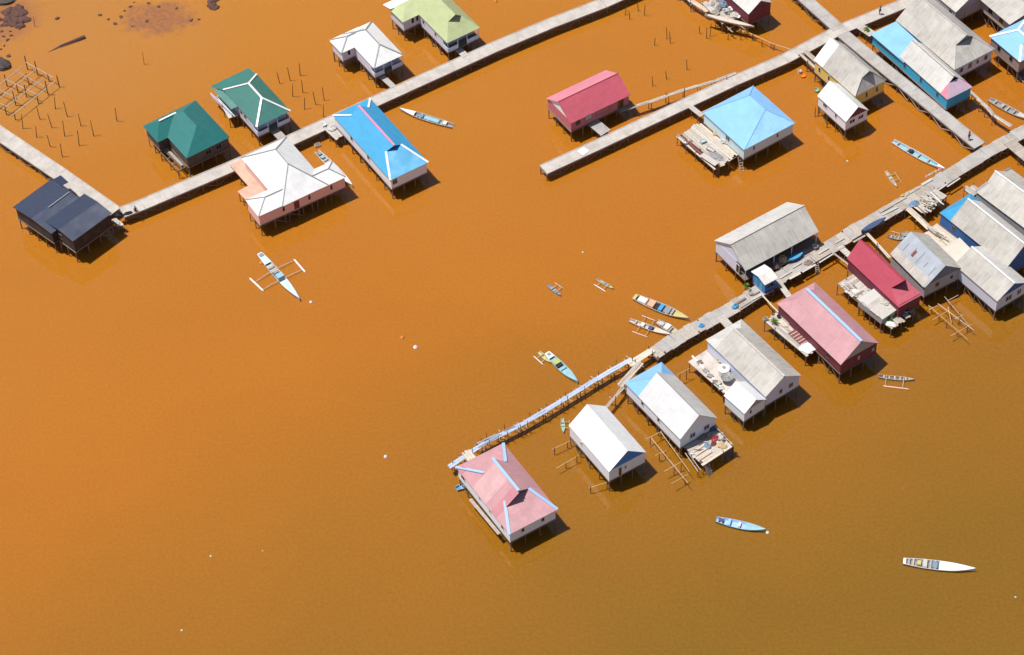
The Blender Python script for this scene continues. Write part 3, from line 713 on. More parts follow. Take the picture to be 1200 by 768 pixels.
T = house('salmon pink house under a bright white cross shaped hip roof', [(286.4, 233.3), (390.2, 190.1), (405.7, 207.4), (302.8, 254.4)], 4.5, 2.3, 'y',
          (310.1, 230.5), (384.8, 198.7), 'hip', 'hip', roof_m=WHITE_ROOF, wall=W_SALMON, oh=0.18, cap=P_GREY, hipcap=P_GREY, capw=0.16,
          wins=[('R', 0.28, 0.45, 1.0), ('R', 0.58, 0.45, 1.0), ('R', 0.84, 0.45, 1.0), ('R', 0.43, 1.0, 1.75, 'door', P_RGLASS)])
wing(T, [(282.8, 184.3), (334.7, 161.9), (386, 216), (330, 243)], 4.5, 'x', (322.8, 174.6), (337.4, 192.8), 'hip', 'hip', WHITE_ROOF, W_SALMON, cap=P_GREY, hipcap=P_GREY, capw=0.16)
slabdeck(T, [(270.5, 193), (284, 185.5), (315, 223), (300, 230.5)], 2.25, TERRA)
slabdeck(T, [(278.5, 224), (290, 218.5), (303, 228), (288, 235)], 2.22, TERRA)

T = house('bright blue long house with pink ridge line and white hip trims', [(388, 135.2), (433.5, 116.6), (502.8, 189.8), (458.9, 211.3)], 4.4, 2.2, 'x',
          (420, 124), (462, 170.5), 'dutch', 'dutch', roof_m=BLUE_ROOF, wall=W_WHITE, oh=0.22, cap=P_PINK, hipcap=P_WHITE, capw=0.34, kf=0.55, kn=0.6, gable=BLUE_ROOF,
          wins=[('R', 0.1, 0.8, 1.0), ('L', 0.3, 0.6, 0.9), ('L', 0.6, 0.6, 0.9)])

T = house('white L shaped hip roof house behind the walkway with white walls', [(401, 40.6), (435.6, 25.2), (473, 64.7), (438.4, 80.2)], 4.5, 2.3, 'x',
          (428.3, 34.3), (444.4, 52.9), 'hip', 'hip', roof_m=WHITE_ROOF, wall=W_SKYTINT, oh=0.18, porch=1.0, cap=P_GREY, hipcap=P_GREY, capw=0.22,
          wins=[('R', 0.62, 0.5, 1.0), ('R', 0.75, 0.5, 1.0), ('R', 0.9, 0.5, 1.0), ('L', 0.3, 0.5, 1.0)])
wing(T, [(385.5, 47.4), (420, 31.5), (434, 47), (400.1, 62.9)], 4.45, 'y', (406.5, 42.8), None, 'hip', 'gable', WHITE_ROOF, W_SKYTINT, 2.3, cap=P_GREY, hipcap=P_GREY, capw=0.22, wins=[('R', 0.25, 0.5, 1.0)])

T = house('pale green roof house with small front gable at the top of the photo', [(475, 2), (513.5, -17), (562.5, 33.3), (524, 50.2)], 4.6, 2.3, 'x',
          (518, -2), (534, 20.5), 'hip', 'dutch', roof_m=LGREEN_ROOF, wall=W_SKYTINT, oh=0.22, porch=1.4, kn=0.6, gable=P_GREY, wins=[('L', 0.4, 0.5, 0.9), ('L', 0.7, 0.5, 0.9)])
wing(T, [(453, 9), (495, -10), (514, 7), (472, 25.7)], 4.5, 'y', (474, 7.5), None, 'hip', 'gable', LGREEN_ROOF, W_SKYTINT, 2.3, wins=[('R', 0.28, 0.5, 1.1), ('R', 0.42, 0.5, 1.1)])
E4 = [P(448.5, 5.5, 4.5), P(495, -16, 4.5), P(503, -8, 4.9), P(457.5, 11, 4.9)]
s_ = slabpoly(E4, 0.06); T.add('lean_to_roof', s_[0], s_[1], WHITE_ROOF, uv=s_[2])  # white sheet painted in for sun glare on the green wing roof

# ------------------------------------------------------------------ houses: upper middle and right
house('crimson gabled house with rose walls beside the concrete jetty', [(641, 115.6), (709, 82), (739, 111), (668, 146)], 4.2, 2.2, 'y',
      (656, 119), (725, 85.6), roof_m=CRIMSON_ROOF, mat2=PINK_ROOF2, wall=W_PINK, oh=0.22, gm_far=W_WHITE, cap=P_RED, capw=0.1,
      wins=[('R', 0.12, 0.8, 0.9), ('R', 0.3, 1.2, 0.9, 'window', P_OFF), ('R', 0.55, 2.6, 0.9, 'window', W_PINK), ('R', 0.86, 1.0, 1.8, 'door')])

T = house('pale sky blue hip roof house with a timber deck at its left', [(823.4, 132), (882.1, 100.4), (932.8, 144.7), (871.2, 175.7)], 4.5, 2.3, 'x',
          (876.7, 112.5), (897.6, 127.8), 'hip', 'hip', rise=1.5, asym=True, roof_m=LBLUE_ROOF, wall=W_CYAN, oh=0.22, hipcap=LBLUE_ROOF, capw=0.12, wins=[('R', 0.2, 0.4, 0.8), ('R', 0.68, 0.4, 0.8), ('L', 0.6, 0.9, 1.0)])
T.dk = deck(T, [(797, 156.5), (818.3, 146), (869.4, 180), (843, 194)], 2.2, [WOOD, PALEWOOD, CONC], 'x', 0.42, 0.3)
deck(T, [(792, 160.5), (797.5, 157.5), (842, 195), (836.5, 198)], 1.9, [WOOD, PALEWOOD], 'x', 0.3, 0.5, 0.25)

T = house('maroon walled house with pale grey roof at the top edge', [(838, -19), (865, -33), (904, 3.5), (876.5, 18)], 4.6, 2.3, 'x',
          None, (893, 2), roof_m=GREY_ROOF2, wall=W_MAROON, oh=0.18, gable=W_MAROON)
deck(T, [(822, 5), (845, -8), (872, 20), (846, 26)], 2.2, [WOOD, CONC], 'x', 0.4, 0.3, 0.1)

T = house('yellow walled house with grey roof and small front gable at the crossing', [(952.3, 71.9), (989.8, 52), (1039.8, 95.4), (1002.3, 111.5)], 4.6, 2.2, 'x',
          (975, 47.5), (1019, 81), 'gable', 'dutch', roof_m=GREY_ROOF, wall=W_YELLOW, oh=0.18, kn=0.62, gable=P_GREY, cap=P_OFF, hipcap=P_OFF, capw=0.14,
          wins=[('L', 0.12, 0.45, 1.1), ('L', 0.36, 0.45, 1.1), ('L', 0.6, 0.45, 1.1), ('R', 0.4, 0.45, 1.1), ('R', 0.75, 0.45, 1.1)])
fr = T.fr; zz = T.rise
q = [fr.w(-fr.L/2, -fr.W/2, fr.ze), fr.w(-fr.L/2+2.2, -fr.W/2, fr.ze), fr.w(-fr.L/2+2.2, 0, fr.ze+zz), fr.w(-fr.L/2, 0, fr.ze+zz)]
s_ = slabpoly([p+Vector((0, 0, 0.08)) for p in q], 0.03); T.add('new_roof_sheet', s_[0], s_[1], WHITE_ROOF, uv=s_[2])
deck(T, [(936, 63), (947, 58), (975, 86), (966, 92)], 2.1, [WOOD], 'x', 0.4, 0.2, 0.1)

house('small white house with white roof and maroon gable below the yellow house', [(958.5, 112.5), (985.2, 98.3), (1017.5, 129.6), (990.8, 143.8)], 4.2, 2.2, 'x',
      None, (1006.5, 126), roof_m=WHITE_ROOF, wall=W_WHITE, oh=0.18, gable=W_MAROON, wins=[('L', 0.25, 0.9, 0.7), ('L', 0.65, 0.4, 0.8), ('R', 0.3, 1.0, 0.7), ('R', 0.7, 1.0, 0.7)])

# bright blue house: shed roof, gable and pink hipped end
T = house('bright blue house with grey gable roof and pink and lilac hipped end', [(1053, 67), (1083, 52.5), (1140.4, 102.1), (1110.3, 116.7)], 4.4, 2.2, 'x',
          (1073.8, 53.8), (1119, 86), 'gable', 'dutch', roof_m=GREY_ROOF2, wall=W_BLUE, oh=0.18, kn=0.62, end_near=PINK_ROOF2, hipm_near=LILAC_ROOF, gable=P_GREY, cap=P_OFF, capw=0.4,
          wins=[('L', 0.1, 0.4, 0.9), ('L', 0.45, 0.4, 0.9), ('L', 0.8, 0.4, 0.9)])
fr = T.fr
q = [fr.w(fr.L/2-0.1, -fr.W/2*0.72, fr.ze+0.12), fr.w(fr.L/2-0.1, fr.W/2*0.72, fr.ze+0.12), fr.w(fr.L/2-2.0, fr.W/2*0.36, fr.ze+T.rise*0.60), fr.w(fr.L/2-2.0, -fr.W/2*0.36, fr.ze+T.rise*0.60)]
E4 = [P(1020, 40.1, 4.2), P(1059, 73.5, 4.2), P(1087, 57.5, 5.5), P(1050.1, 25.2, 5.5)]
s_ = slabpoly([P(1020, 40.1, 4.2), P(1059, 73.5, 4.2), P(1088, 60, 4.9), P(1050, 25.2, 4.9)], 0.06); T.add('lean_to_roof', s_[0], s_[1], BLUE_ROOF if False else LBLUE_ROOF, uv=s_[2])
fr2 = Frame([(1020, 40.1), (1050, 25.5), (1089, 58.5), (1059, 73.5)], 4.15); body(T, fr2, 2.2, W_BLUE, 0.3, 0.3)
window(T, fr2, 'L', 0.45, 3.45, 4.2, 0.5, 0.3, frame=P_BLUE)

house('largest grey roof house with front gablet beside the bright blue house', [(1049, 24.5), (1096, 0.5), (1166, 58), (1118.6, 81.4)], 4.8, 2.4, 'x',
      (1083, 1), (1133, 40.5), 'gable', 'dutch', roof_m=GREY_ROOF, wall=W_SKYTINT, oh=0.22, kn=0.55, gable=P_GREY, cap=P_OFF, hipcap=P_OFF, capw=0.2,
      wins=[('R', 0.2, 0.7, 1.0), ('R', 0.42, 0.8, 1.1), ('R', 0.62, 0.5, 0.9), ('R', 0.84, 0.7, 1.0)])
house('grey roof house corner cut by the top edge above the largest grey roof', [(1062, -33), (1098, -50), (1156, -3), (1120.3, 14.6)], 4.6, 2.3, 'x',
      None, (1138, -5), roof_m=GREY_ROOF, wall=W_GREY, oh=0.18, gable=W_GREY, wins=[('L', 0.9, 0.6, 0.9)])
house('grey roof house with pale board wall cut by the top right corner', [(1124, -24), (1172, -50), (1232, 4), (1181.8, 31)], 4.8, 2.4, 'x',
      None, (1207, 9), roof_m=GREY_ROOF, wall=W_GREY, oh=0.6, gable=W_GREY, wins=[('L', 0.62, 0.9, 1.0), ('L', 0.84, 0.8, 1.2)])
house('taupe board house with pale blue roof and white hip trims at the right edge', [(1159, 43.3), (1203, 21), (1240, 51), (1194.7, 72)], 4.7, 2.4, 'x',
      (1193, 36), (1208, 47), 'hip', 'dutch', roof_m=LBLUE_ROOF, wall=W_TAUPE, oh=0.22, kn=0.6, hipcap=P_WHITE, cap=P_WHITE, capw=0.42, gable=P_GREY, wins=[('L', 0.3, 0.6, 0.9), ('L', 0.72, 0.6, 0.9)])

# ------------------------------------------------------------------ houses: along the right hand walkway
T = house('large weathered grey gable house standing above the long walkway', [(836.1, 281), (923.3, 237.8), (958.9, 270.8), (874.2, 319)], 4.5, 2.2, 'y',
          (859.8, 285.2), (931.8, 245.4), roof_m=GREY_ROOF, mat2=GREY_ROOF2, wall=W_SKYTINT, oh=0.22, porch=2.2, rails=False, gm_far=W_SKYTINT, cap=P_OFF, capw=0.25,
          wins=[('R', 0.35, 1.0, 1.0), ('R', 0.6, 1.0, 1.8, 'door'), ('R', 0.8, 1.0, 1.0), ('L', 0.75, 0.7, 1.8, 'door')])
deck(T, [(884, 312), (945, 281), (957, 293), (897, 325)], 1.95, [WOOD], 'y', 0.4, 0.2, 0.1, posts=False)

sh = Frame([(879.8, 318.5), (896.5, 309.2), (911, 326.4), (896.5, 334.7)], 3.9, 'y')
T = Thing('kiosk', 'small blue kiosk with white and pale roof standing on the walkway', 'kiosk', (sh.c.x, sh.c.y, 0))
roof(T, sh, None, None, 'gable', 'gable', GREY_ROOF2, mat2=WHITE_ROOF, rise=0.45, oh=0.25, gable=W_GBLUE); body(T, sh, 1.75, W_GBLUE, 0.25, 0.45, sp=2.0)
window(T, sh, 'R', 0.5, 2.9, 1.3, 0.7, 0.25, frame=P_BLUE); window(T, sh, 'L', 0.3, 2.75, 0.8, 1.6, 0.25, frame=P_BLUE, pane=P_BLUE, name='door'); window(T, sh, 'L', 0.7, 2.75, 0.8, 1.6, 0.25, frame=P_BLUE, pane=P_BLUE, name='door')

T = house('crimson roof house with dark front gablet beside the patched metal roof', [(991.3, 303.7), (1019.5, 288), (1082, 345.7), (1053.8, 359.4)], 4.5, 2.2, 'x',
          (1017.6, 288.5), (1059.6, 330), 'gable', 'dutch', roof_m=CRIMSON_ROOF, wall=W_MAROON, oh=0.18, kn=0.38, gd=1.1, gable=W_MAROON, cap=P_RED, capw=0.12, wins=[('R', 0.6, 0.6, 0.8)])
T.dk = deck(T, [(980.5, 333), (1000, 321), (1028, 343), (1008, 356)], 2.3, [CONC, WOOD, P_OFF], 'y', 0.5, 0.25)
fr = Frame([(1006, 351), (1024, 338), (1052, 361), (1033, 377)], 3.3)
v, f = boxv(fr.c, fr.X, fr.Y, fr.L-0.3, fr.W-0.3, 2.1, 3.2); T.add('store_wall', v, f, W_GREY); planks(T, fr, 3.32, [GREY_ROOF2, P_OFF, CONC], 0.85, 'y', 0.0, 0.05, name='roof_sheet', ragged=0.3)
for i in range(5):
    p = fr.w(-fr.L/2+0.3+(fr.L-0.6)*i/4, -fr.W/2+0.3, 0); stilt(T, p.x, p.y, 2.1); p = fr.w(-fr.L/2+0.3+(fr.L-0.6)*i/4, fr.W/2-0.3, 0); stilt(T, p.x, p.y, 2.1)
deck(T, [(1034, 378), (1062, 359), (1072, 367), (1044, 384)], 2.1, [WOOD], 'x', 0.4, 0.3, 0.2)

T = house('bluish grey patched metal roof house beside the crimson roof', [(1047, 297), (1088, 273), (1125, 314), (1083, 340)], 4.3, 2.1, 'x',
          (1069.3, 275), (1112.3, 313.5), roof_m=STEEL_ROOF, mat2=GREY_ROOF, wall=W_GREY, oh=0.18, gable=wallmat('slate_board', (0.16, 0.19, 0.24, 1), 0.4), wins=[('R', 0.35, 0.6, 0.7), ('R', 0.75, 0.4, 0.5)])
fr = T.fr; zr = T.rise
def sheet(x0, x1, k0, k1, m, lift=0.05, side=-1):
    q = [fr.w(x, side*fr.W/2*(1-k), fr.ze+zr*k+lift) for x, k in ((x0, k0), (x1, k0), (x1, k1), (x0, k1))]; s_ = slabpoly(q, 0.03); T.add('roof_sheet', s_[0], s_[1], m, uv=s_[2])
sheet(-fr.L/2+0.1, fr.L/2-0.2, -0.03, 0.30, GREY_ROOF3)
sheet(-1.3, -0.9, 0.42, 0.66, REDWOOD, 0.07)
for i in range(5): sheet(-fr.L*0.36+i*1.5, -fr.L*0.36+i*1.5+0.12, 0.35+0.1*(i % 2), 0.66+0.08*(i % 3), P_GREY, 0.07)

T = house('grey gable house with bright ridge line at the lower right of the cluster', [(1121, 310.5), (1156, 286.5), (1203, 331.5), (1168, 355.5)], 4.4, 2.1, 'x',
          (1137.7, 292), (1190.4, 330), roof_m=GREY_ROOF3, mat2=GREY_ROOF2, wall=W_SKYTINT, oh=0.18, gable=W_DBLUE, cap=P_WHITE, capw=0.3, wins=[('R', 0.4, 1.2, 1.0), ('R', 0.75, 0.8, 1.0)])
s_ = slabpoly([P(1101.5, 293.5, 4.0), P(1124.5, 278.5, 4.9), P(1138, 292, 5.0), P(1121.5, 311, 4.1)], 0.06); T.add('cream_roof_sheet', s_[0], s_[1], CREAM_ROOF, uv=s_[2])
fr2 = Frame([(1106, 296), (1126, 282), (1136, 292), (1120, 305)], 3.9); body(T, fr2, 2.1, W_GREY, 0.2, 0.2)
deck(T, [(1080, 275.3), (1097.2, 262.8), (1125, 281), (1103, 293)], 2.3, [PALEWOOD, CREAM_ROOF], 'x', 0.45, 0.15)

T = house('grey patched roof house with blue end panel and bright ridge line', [(1100.3, 249.5), (1137, 227), (1218, 290), (1180.6, 312.5)], 4.6, 2.2, 'x',
          (1134, 233), (1200, 285.5), 'dutch', 'gable', roof_m=GREY_ROOF3, mat2=GREY_ROOF2, wall=W_DBLUE, oh=0.18, kf=0.8, end_far=BLUE_ROOF, gable=W_DBLUE, cap=P_WHITE, capw=0.3, wins=[('L', 0.2, 0.6, 0.9)])
T = house('pale grey two tier roof house at the right edge above the blue ended roof', [(1142.5, 224.5), (1183.9, 198), (1246, 242), (1204, 270)], 4.5, 2.2, 'x',
          None, None, 'dutch', 'gable', rise=2.0, kf=0.5, xf=-5.2, roof_m=GREY_ROOF, wall=W_GREY, oh=0.18, gable=W_GREY, cap=P_WHITE, capw=0.3, hipcap=P_GREY)
deck(T, [(1130, 222), (1140, 215), (1150, 224), (1140, 231)], 2.2, [WOOD, CONC], 'x', 0.4, 0.3)

T = house('faded pink gable house with light blue ridge line and maroon front', [(911.8, 354.5), (953.2, 331.9), (1032.3, 401.4), (983.5, 429.1)], 4.5, 2.3, 'x',
          (945.4, 339.3), (1011, 401), 'dutch', 'gable', roof_m=PINK_ROOF, wall=W_MAROON, oh=0.22, kf=0.6, end_far=PINK_ROOF, gable=W_GREY, cap=P_SKY, capw=0.45,
          wins=[('R', 0.5, 0.5, 0.9, 'window', P_OFF), ('R', 0.9, 0.5, 0.7, 'window', P_OFF), ('L', 0.8, 0.7, 0.9)])
T.dk = deck(T, [(896, 375), (911, 366), (958, 407), (944, 419)], 2.3, [CONC, WOOD, P_OFF], 'x', 0.4, 0.2)

T = house('grey corrugated gable house with pale terrace and annex', [(828.5, 397.5), (868, 374.6), (940, 439.6), (896, 466.7)], 4.6, 2.3, 'x',
          (859.8, 385.4), (920.2, 441.7), 'dutch', 'gable', roof_m=GREY_ROOF, wall=W_SKYTINT, oh=0.22, kf=0.6, end_far=GREY_ROOF2, gable=W_SKYTINT, cap=P_OFF, capw=0.3, wins=[('R', 0.45, 0.6, 0.9), ('R', 0.75, 0.8, 0.9)])
T.dk = slabdeck(T, [(806.7, 423), (832, 408.5), (866, 446), (849.4, 463)], 2.3, WTER)
v, f = beamv(P(811, 417.5, 2.42), P(852, 462, 2.42), 0.25, 0.22); T.add('kerb', v, f, P_WHITE)
wing(T, [(848.3, 463.5), (874, 447), (898, 468), (872.3, 486)], 4.0, 'x', (864, 448), (883.8, 468.8), 'gable', 'gable', WHITE_ROOF, W_WHITE, 2.1, 0.15, gable=W_GREY, cap=P_WHITE, capw=0.2, wins=[('R', 0.3, 0.4, 0.7)])

T = house('white gable house with blue back roof and cluttered front deck', [(736.6, 446.5), (775, 424), (839.5, 488.5), (794, 519.5)], 4.5, 2.3, 'x',
          (770, 435.4), (819.6, 487.4), 'dutch', 'gable', roof_m=OFFW_ROOF, mat2=GREY_ROOF2, wall=W_WHITE, oh=0.22, kf=0.75, end_far=LBLUE_ROOF, gable=W_WHITE, cap=P_GREY, capw=0.14,
          wins=[('R', 0.35, 0.9, 0.9, 'window', P_RGLASS), ('R', 0.75, 0.9, 0.9, 'window', P_RGLASS), ('L', 0.3, 0.5, 0.8), ('L', 0.6, 0.5, 0.8)])
T.dk = deck(T, [(798, 521), (834, 496.5), (859, 523), (825, 546)], 2.2, [WOOD, PALEWOOD, CONC], 'y', 0.42, 0.25, 0.04)
deck(T, [(736, 458), (741, 455), (796, 517), (791, 520)], 2.2, [WOOD, DARKWOOD], 'y', 0.35, 0.25, 0.1)

house('white gable house with blue gable triangle standing in open water', [(666.4, 498.6), (711.3, 475.5), (755.2, 530.2), (714.2, 554.8)], 4.5, 2.3, 'x',
      (688.8, 473.6), (735.7, 529.5), roof_m=WHITE_ROOF, mat2=WHITE_ROOF, wall=W_WHITE, oh=0.12, gable=W_GBLUE, wins=[('L', 0.3, 0.35, 0.6), ('R', 0.3, 0.5, 1.75, 'door'), ('R', 0.45, 0.3, 0.5)])

T = house('nearest pink house with light blue roof trims and white walls', [(535.8, 547.5), (589.7, 518.7), (653, 597.2), (595.6, 627.7)], 4.4, 2.3, 'x',
          (576.8, 534.4), (608, 578), 'dutch', 'dutch', roof_m=PINK_ROOF, mat2=PINK_ROOF, wall=W_WHITE, oh=0.22, kf=0.55, kn=0.5, gd=0.6, gable=PINK_ROOF, cap=P_SKY, hipcap=P_SKY, capw=0.42,
          wins=[('R', 0.28, 0.5, 0.75), ('R', 0.72, 0.5, 0.75), ('L', 0.42, 0.3, 0.6), ('L', 0.62, 0.3, 0.6), ('L', 0.86, 0.6, 0.9), ('L', 0.1, 0.9, 1.0)])
fr = T.fr
for x0, x1, m in ((-2.6, 0.9, roofmat('bleached_pink_sheet', (0.62, 0.375, 0.385, 1), 0.05)), (2.2, 3.6, roofmat('fresh_pink_sheet', (0.54, 0.23, 0.26, 1), 0.05)), (-fr.L/2+0.5, -fr.L/2+1.6, roofmat('fresh_pink_sheet', None))):
    k1 = 0.97 if abs(x0) < 3 else 0.22
    q = [fr.w(x, -fr.W/2*(1-kk), fr.ze+T.rise*kk+0.03) for x, kk in ((x0, 0.01), (x1, 0.01), (x1, k1), (x0, k1))]; s_ = slabpoly(q, 0.02); T.add('roof_sheet', s_[0], s_[1], m, uv=s_[2])
v, f = beamv(P(551, 585, 2.0), P(585, 626, 2.0), 0.5, 0.06); T.add('side_ledge', v, f, WOOD)
deck(T, [(541, 531), (550, 526), (559, 538), (550, 543)], 1.95, [PALEWOOD], 'x', 0.4, 0.1, posts=False)

# ------------------------------------------------------------------ boats
boat('pale blue outrigger boat with two white floats alone in open water at left', (304, 297), (351, 350), 1.35, plain('pale_grey_blue_paint', (0.42, 0.50, 0.58, 1), 0.5, 0.3), P_OFF, 'outrigger_boat',
     foremat=plain('pale_blue_deck', (0.50, 0.66, 0.80, 1), 0.5, 0.2), fore=0.60, aft=0.22, aftmat=plain('pale_blue_deck', (0.5, 0.66, 0.8, 1)), thw=(0.3, 0.38),
     boxes=((0.40, 0.44, 0.7, 0.2, P_GREY, 'engine'), (0.47, 0.56, 0.9, 0.45, P_CYAN, 'cabin'), (0.02, 0.08, 0.8, 0.15, P_GREY, 'stern_box')),
     rig=(((292.5, 326), (309, 341.5), (0.36, 0.56)), ((344.5, 304), (358, 319.5), (0.36, 0.56))), floatr=0.16, boommat=P_OFF)
boat('grey blue longboat with white bow beside the bright blue long house', (531, 147.5), (468.5, 127), 1.3, P_OFF, P_GREY, 'longboat', foremat=P_WHITE, fore=0.72, thw=(0.2, 0.45, 0.6),
     boxes=((0.25, 0.55, 0.7, 0.02, P_CYAN, 'floor_mat'), (0.12, 0.18, 0.8, 0.12, P_WHITE, 'engine_box'), (0.56, 0.66, 0.6, 0.04, P_STEEL, 'crate')))
boat('white longboat half hidden behind the white cross shaped roof', (371, 177), (413, 217), 1.25, P_WHITE, P_OFF, 'longboat', fore=0.75, thw=(0.15, 0.25, 0.6), boxes=((0.03, 0.12, 0.7, 0.1, P_GREY, 'engine_box'), (0.14, 0.2, 0.6, 0.05, P_CYAN, 'crate')))
boat('long pale blue boat lying in the channel above the right hand walkway', (1046, 165), (1107.5, 198), 1.25, P_WHITE, P_CYAN, 'longboat', foremat=P_WHITE, fore=0.86, thw=(0.1, 0.3, 0.5, 0.68), boxes=((0.34, 0.39, 0.6, 0.1, P_BLACK, 'engine'),))
boat('weathered grey longboat cut by the right edge below the taupe house', (1159, 116), (1208, 140), 1.3, P_OFF, P_GREY, 'longboat', foremat=P_OFF, fore=0.7, thw=(0.15, 0.3, 0.45, 0.6), boxes=((0.30, 0.36, 0.8, 0.1, WOOD, 'engine_box'),))
boat('weathered mossy boat moored under the taupe house at the right edge', (1190, 76), (1206, 100), 1.2, P_OFF, P_GREY, 'rowing_boat', thw=(0.3, 0.6), fore=0.8, foremat=P_MINT)
boat('tiny cream canoe with one float beside the pale blue boat', (1038, 200.5), (1051, 218.5), 0.55, PALEWOOD, WOOD, 'canoe', 'canoe', fore=0.85, thw=(0.3, 0.5, 0.7), zt=0.25, bowrise=0.15, rig=(((1048, 201.5), (1056.5, 214.5), (0.3, 0.65)),), floatmat=YWOOD, floatr=0.07, boommat=YWOOD, boxes=((0.4, 0.5, 0.7, 0.1, P_OFF, 'bundle'),))
boat('tiny steel blue canoe with a yellow float in open water', (642, 334), (657.5, 346), 0.6, P_STEEL, P_STEEL, 'canoe', 'canoe', fore=0.8, foremat=P_STEEL, thw=(0.3, 0.5, 0.65), zt=0.25, bowrise=0.15, rig=(((650, 331.5), (660.5, 338.5), (0.35, 0.65)),), floatmat=PALEWOOD, floatr=0.07, boommat=YWOOD)
boat('tiny olive green canoe with a white float below the grey gable house', (699, 327), (719, 338), 0.6, P_LIME if False else YWOOD, P_GREY, 'canoe', 'canoe', fore=0.8, foremat=P_LIME, thw=(0.25, 0.45, 0.65), zt=0.25, bowrise=0.15, rig=(((696, 333.5), (710, 342), (0.3, 0.65)),), floatr=0.08, boommat=YWOOD, boxes=((0.3, 0.4, 0.7, 0.05, P_LIME, 'bundle'),))
boat('large cargo boat with yellow bow, orange boxes and blue tarp near the walkway', (743, 347.5), (807.5, 373), 1.7, P_OFF, P_GREY, 'cargo_boat', foremat=P_YEL, fore=0.74, aft=0.05, aftmat=P_YEL, thw=(0.1, 0.62, 0.7),
     boxes=((0.08, 0.24, 0.85, 0.12, P_WHITE, 'white_crate'), (0.26, 0.38, 0.85, 0.14, plain('peach_tarp', (0.66, 0.36, 0.22, 1)), 'cargo_box'), (0.40, 0.45, 0.8, 0.0, P_BLACK, 'hatch'), (0.46, 0.53, 0.85, 0.16, P_BLUE, 'blue_tarp'), (0.55, 0.66, 0.8, 0.04, P_GREY, 'deck_board'), (0.68, 0.72, 0.7, 0.12, WOOD, 'crate')))
boat('cream outrigger boat with pale red float pointing at the walkway', (737.5, 375), (787, 392), 0.95, plain('faded_cream_pink', (0.66, 0.50, 0.40, 1)), P_OFF, 'outrigger_boat', foremat=plain('faded_cream_pink', (0.66, 0.50, 0.40, 1)), fore=0.6, thw=(0.15, 0.3),
     boxes=((0.28, 0.36, 0.8, 0.16, P_WHITE, 'box'), (0.46, 0.56, 0.7, 0.12, P_NAVY, 'blue_tarp')), rig=(((740.5, 388.5), (759.5, 395.5), (0.28, 0.50)), ((752, 370), (769, 376.5), (0.28, 0.50))), floatmat=plain('salmon_float', (0.70, 0.42, 0.33, 1)), floatr=0.09, boommat=YWOOD)
boat('olive grey boat with white box tucked against the walkway', (769.5, 376), (797, 391), 1.3, P_GREY, P_OFF, 'rowing_boat', foremat=P_YEL, fore=0.72, thw=(0.2, 0.6), boxes=((0.1, 0.3, 0.7, 0.05, CREAM_ROOF if False else P_OFF, 'floor_mat'), (0.36, 0.56, 0.9, 0.22, P_WHITE, 'white_crate')))
boat('cyan boat with lime tarp and white stern above the blue plank jetty', (641, 413.5), (677, 447), 1.35, P_CYAN, P_CYAN, 'longboat', foremat=P_CYAN, fore=0.58, aft=0.16, aftmat=P_WHITE, boxes=((0.03, 0.1, 0.6, 0.12, P_GREY, 'engine'), (0.24, 0.38, 0.95, 0.16, P_LIME, 'lime_tarp'), (0.40, 0.44, 0.8, 0.0, P_BLACK, 'hatch'), (0.55, 0.58, 0.8, 0.02, P_BLACK, 'hatch')))
boat('small yellow canoe with a white float beside the cyan boat', (631, 412), (645.5, 424.5), 0.75, P_YEL, P_YEL, 'canoe', 'canoe', fore=0.7, foremat=P_YEL, zt=0.3, bowrise=0.15, thw=(0.3,), rig=(((625.5, 417.5), (636.5, 427.5), (0.3, 0.65)),), floatr=0.08)
boat('small mint green canoe moored at the corner of the white gable house', (659, 490), (660.5, 507), 0.6, P_MINT, P_MINT, 'canoe', 'canoe', fore=0.7, foremat=P_MINT, zt=0.25, bowrise=0.12, thw=(0.3, 0.5), rig=(((667, 492.5), (668, 504), (0.3, 0.7)),), floatr=0.06, floatmat=YWOOD, boommat=YWOOD)
boat('narrow wooden canoe with a salmon float right of the faded pink house', (1029.5, 441), (1072, 444.5), 0.75, WOOD, POSTWOOD, 'canoe', 'canoe', fore=0.82, foremat=WOOD, zt=0.3, bowrise=0.15, thw=(0.15, 0.3, 0.45, 0.6, 0.75), rig=(((1034.5, 452.5), (1066, 456.5), (0.22, 0.70)),), floatmat=plain('salmon_float', (0.7, 0.42, 0.33, 1)), floatr=0.12, boommat=PALEWOOD)
boat('blue boat with pale thwart floating below the cluttered deck', (839, 608.5), (897.5, 620.5), 1.35, P_CYAN, P_SKY, 'longboat', foremat=P_CYAN, fore=0.6, thw=(0.12, 0.28), boxes=((0.05, 0.16, 0.7, 0.03, P_NAVY, 'engine'), (0.24, 0.30, 0.95, 0.12, P_SKY, 'bench'), (0.45, 0.5, 0.6, 0.1, P_WHITE, 'crate')))
boat('white boat with long pointed bow at the lower right', (1058.5, 657.5), (1143.5, 666.5), 1.55, P_WHITE, P_GREY, 'longboat', foremat=P_WHITE, fore=0.50, aft=0.04, aftmat=P_WHITE, thw=(0.08, 0.14, 0.38, 0.44),
     boxes=((0.19, 0.25, 0.6, 0.1, P_YEL, 'crate'), (0.27, 0.335, 0.98, 0.18, CREAM_ROOF if False else P_OFF, 'bench'), (0.40, 0.48, 0.7, 0.02, P_STEEL, 'engine')))
boat('dark navy canoe lying upside on the long walkway edge', (1010, 271), (1038, 254.5), 0.9, P_NAVY, P_NAVY, 'canoe', 'canoe', fore=0.05, foremat=P_NAVY, zt=0.4, zbase=1.95, bowrise=0.1, transom=0.3)
boat('bright blue small boat beside the large grey gable house', (922.5, 304.5), (941, 296), 0.9, P_BLUE, P_BLUE, 'canoe', 'canoe', fore=0.1, foremat=P_BLUE, zt=0.35, zbase=2.1, bowrise=0.12, transom=0.4)
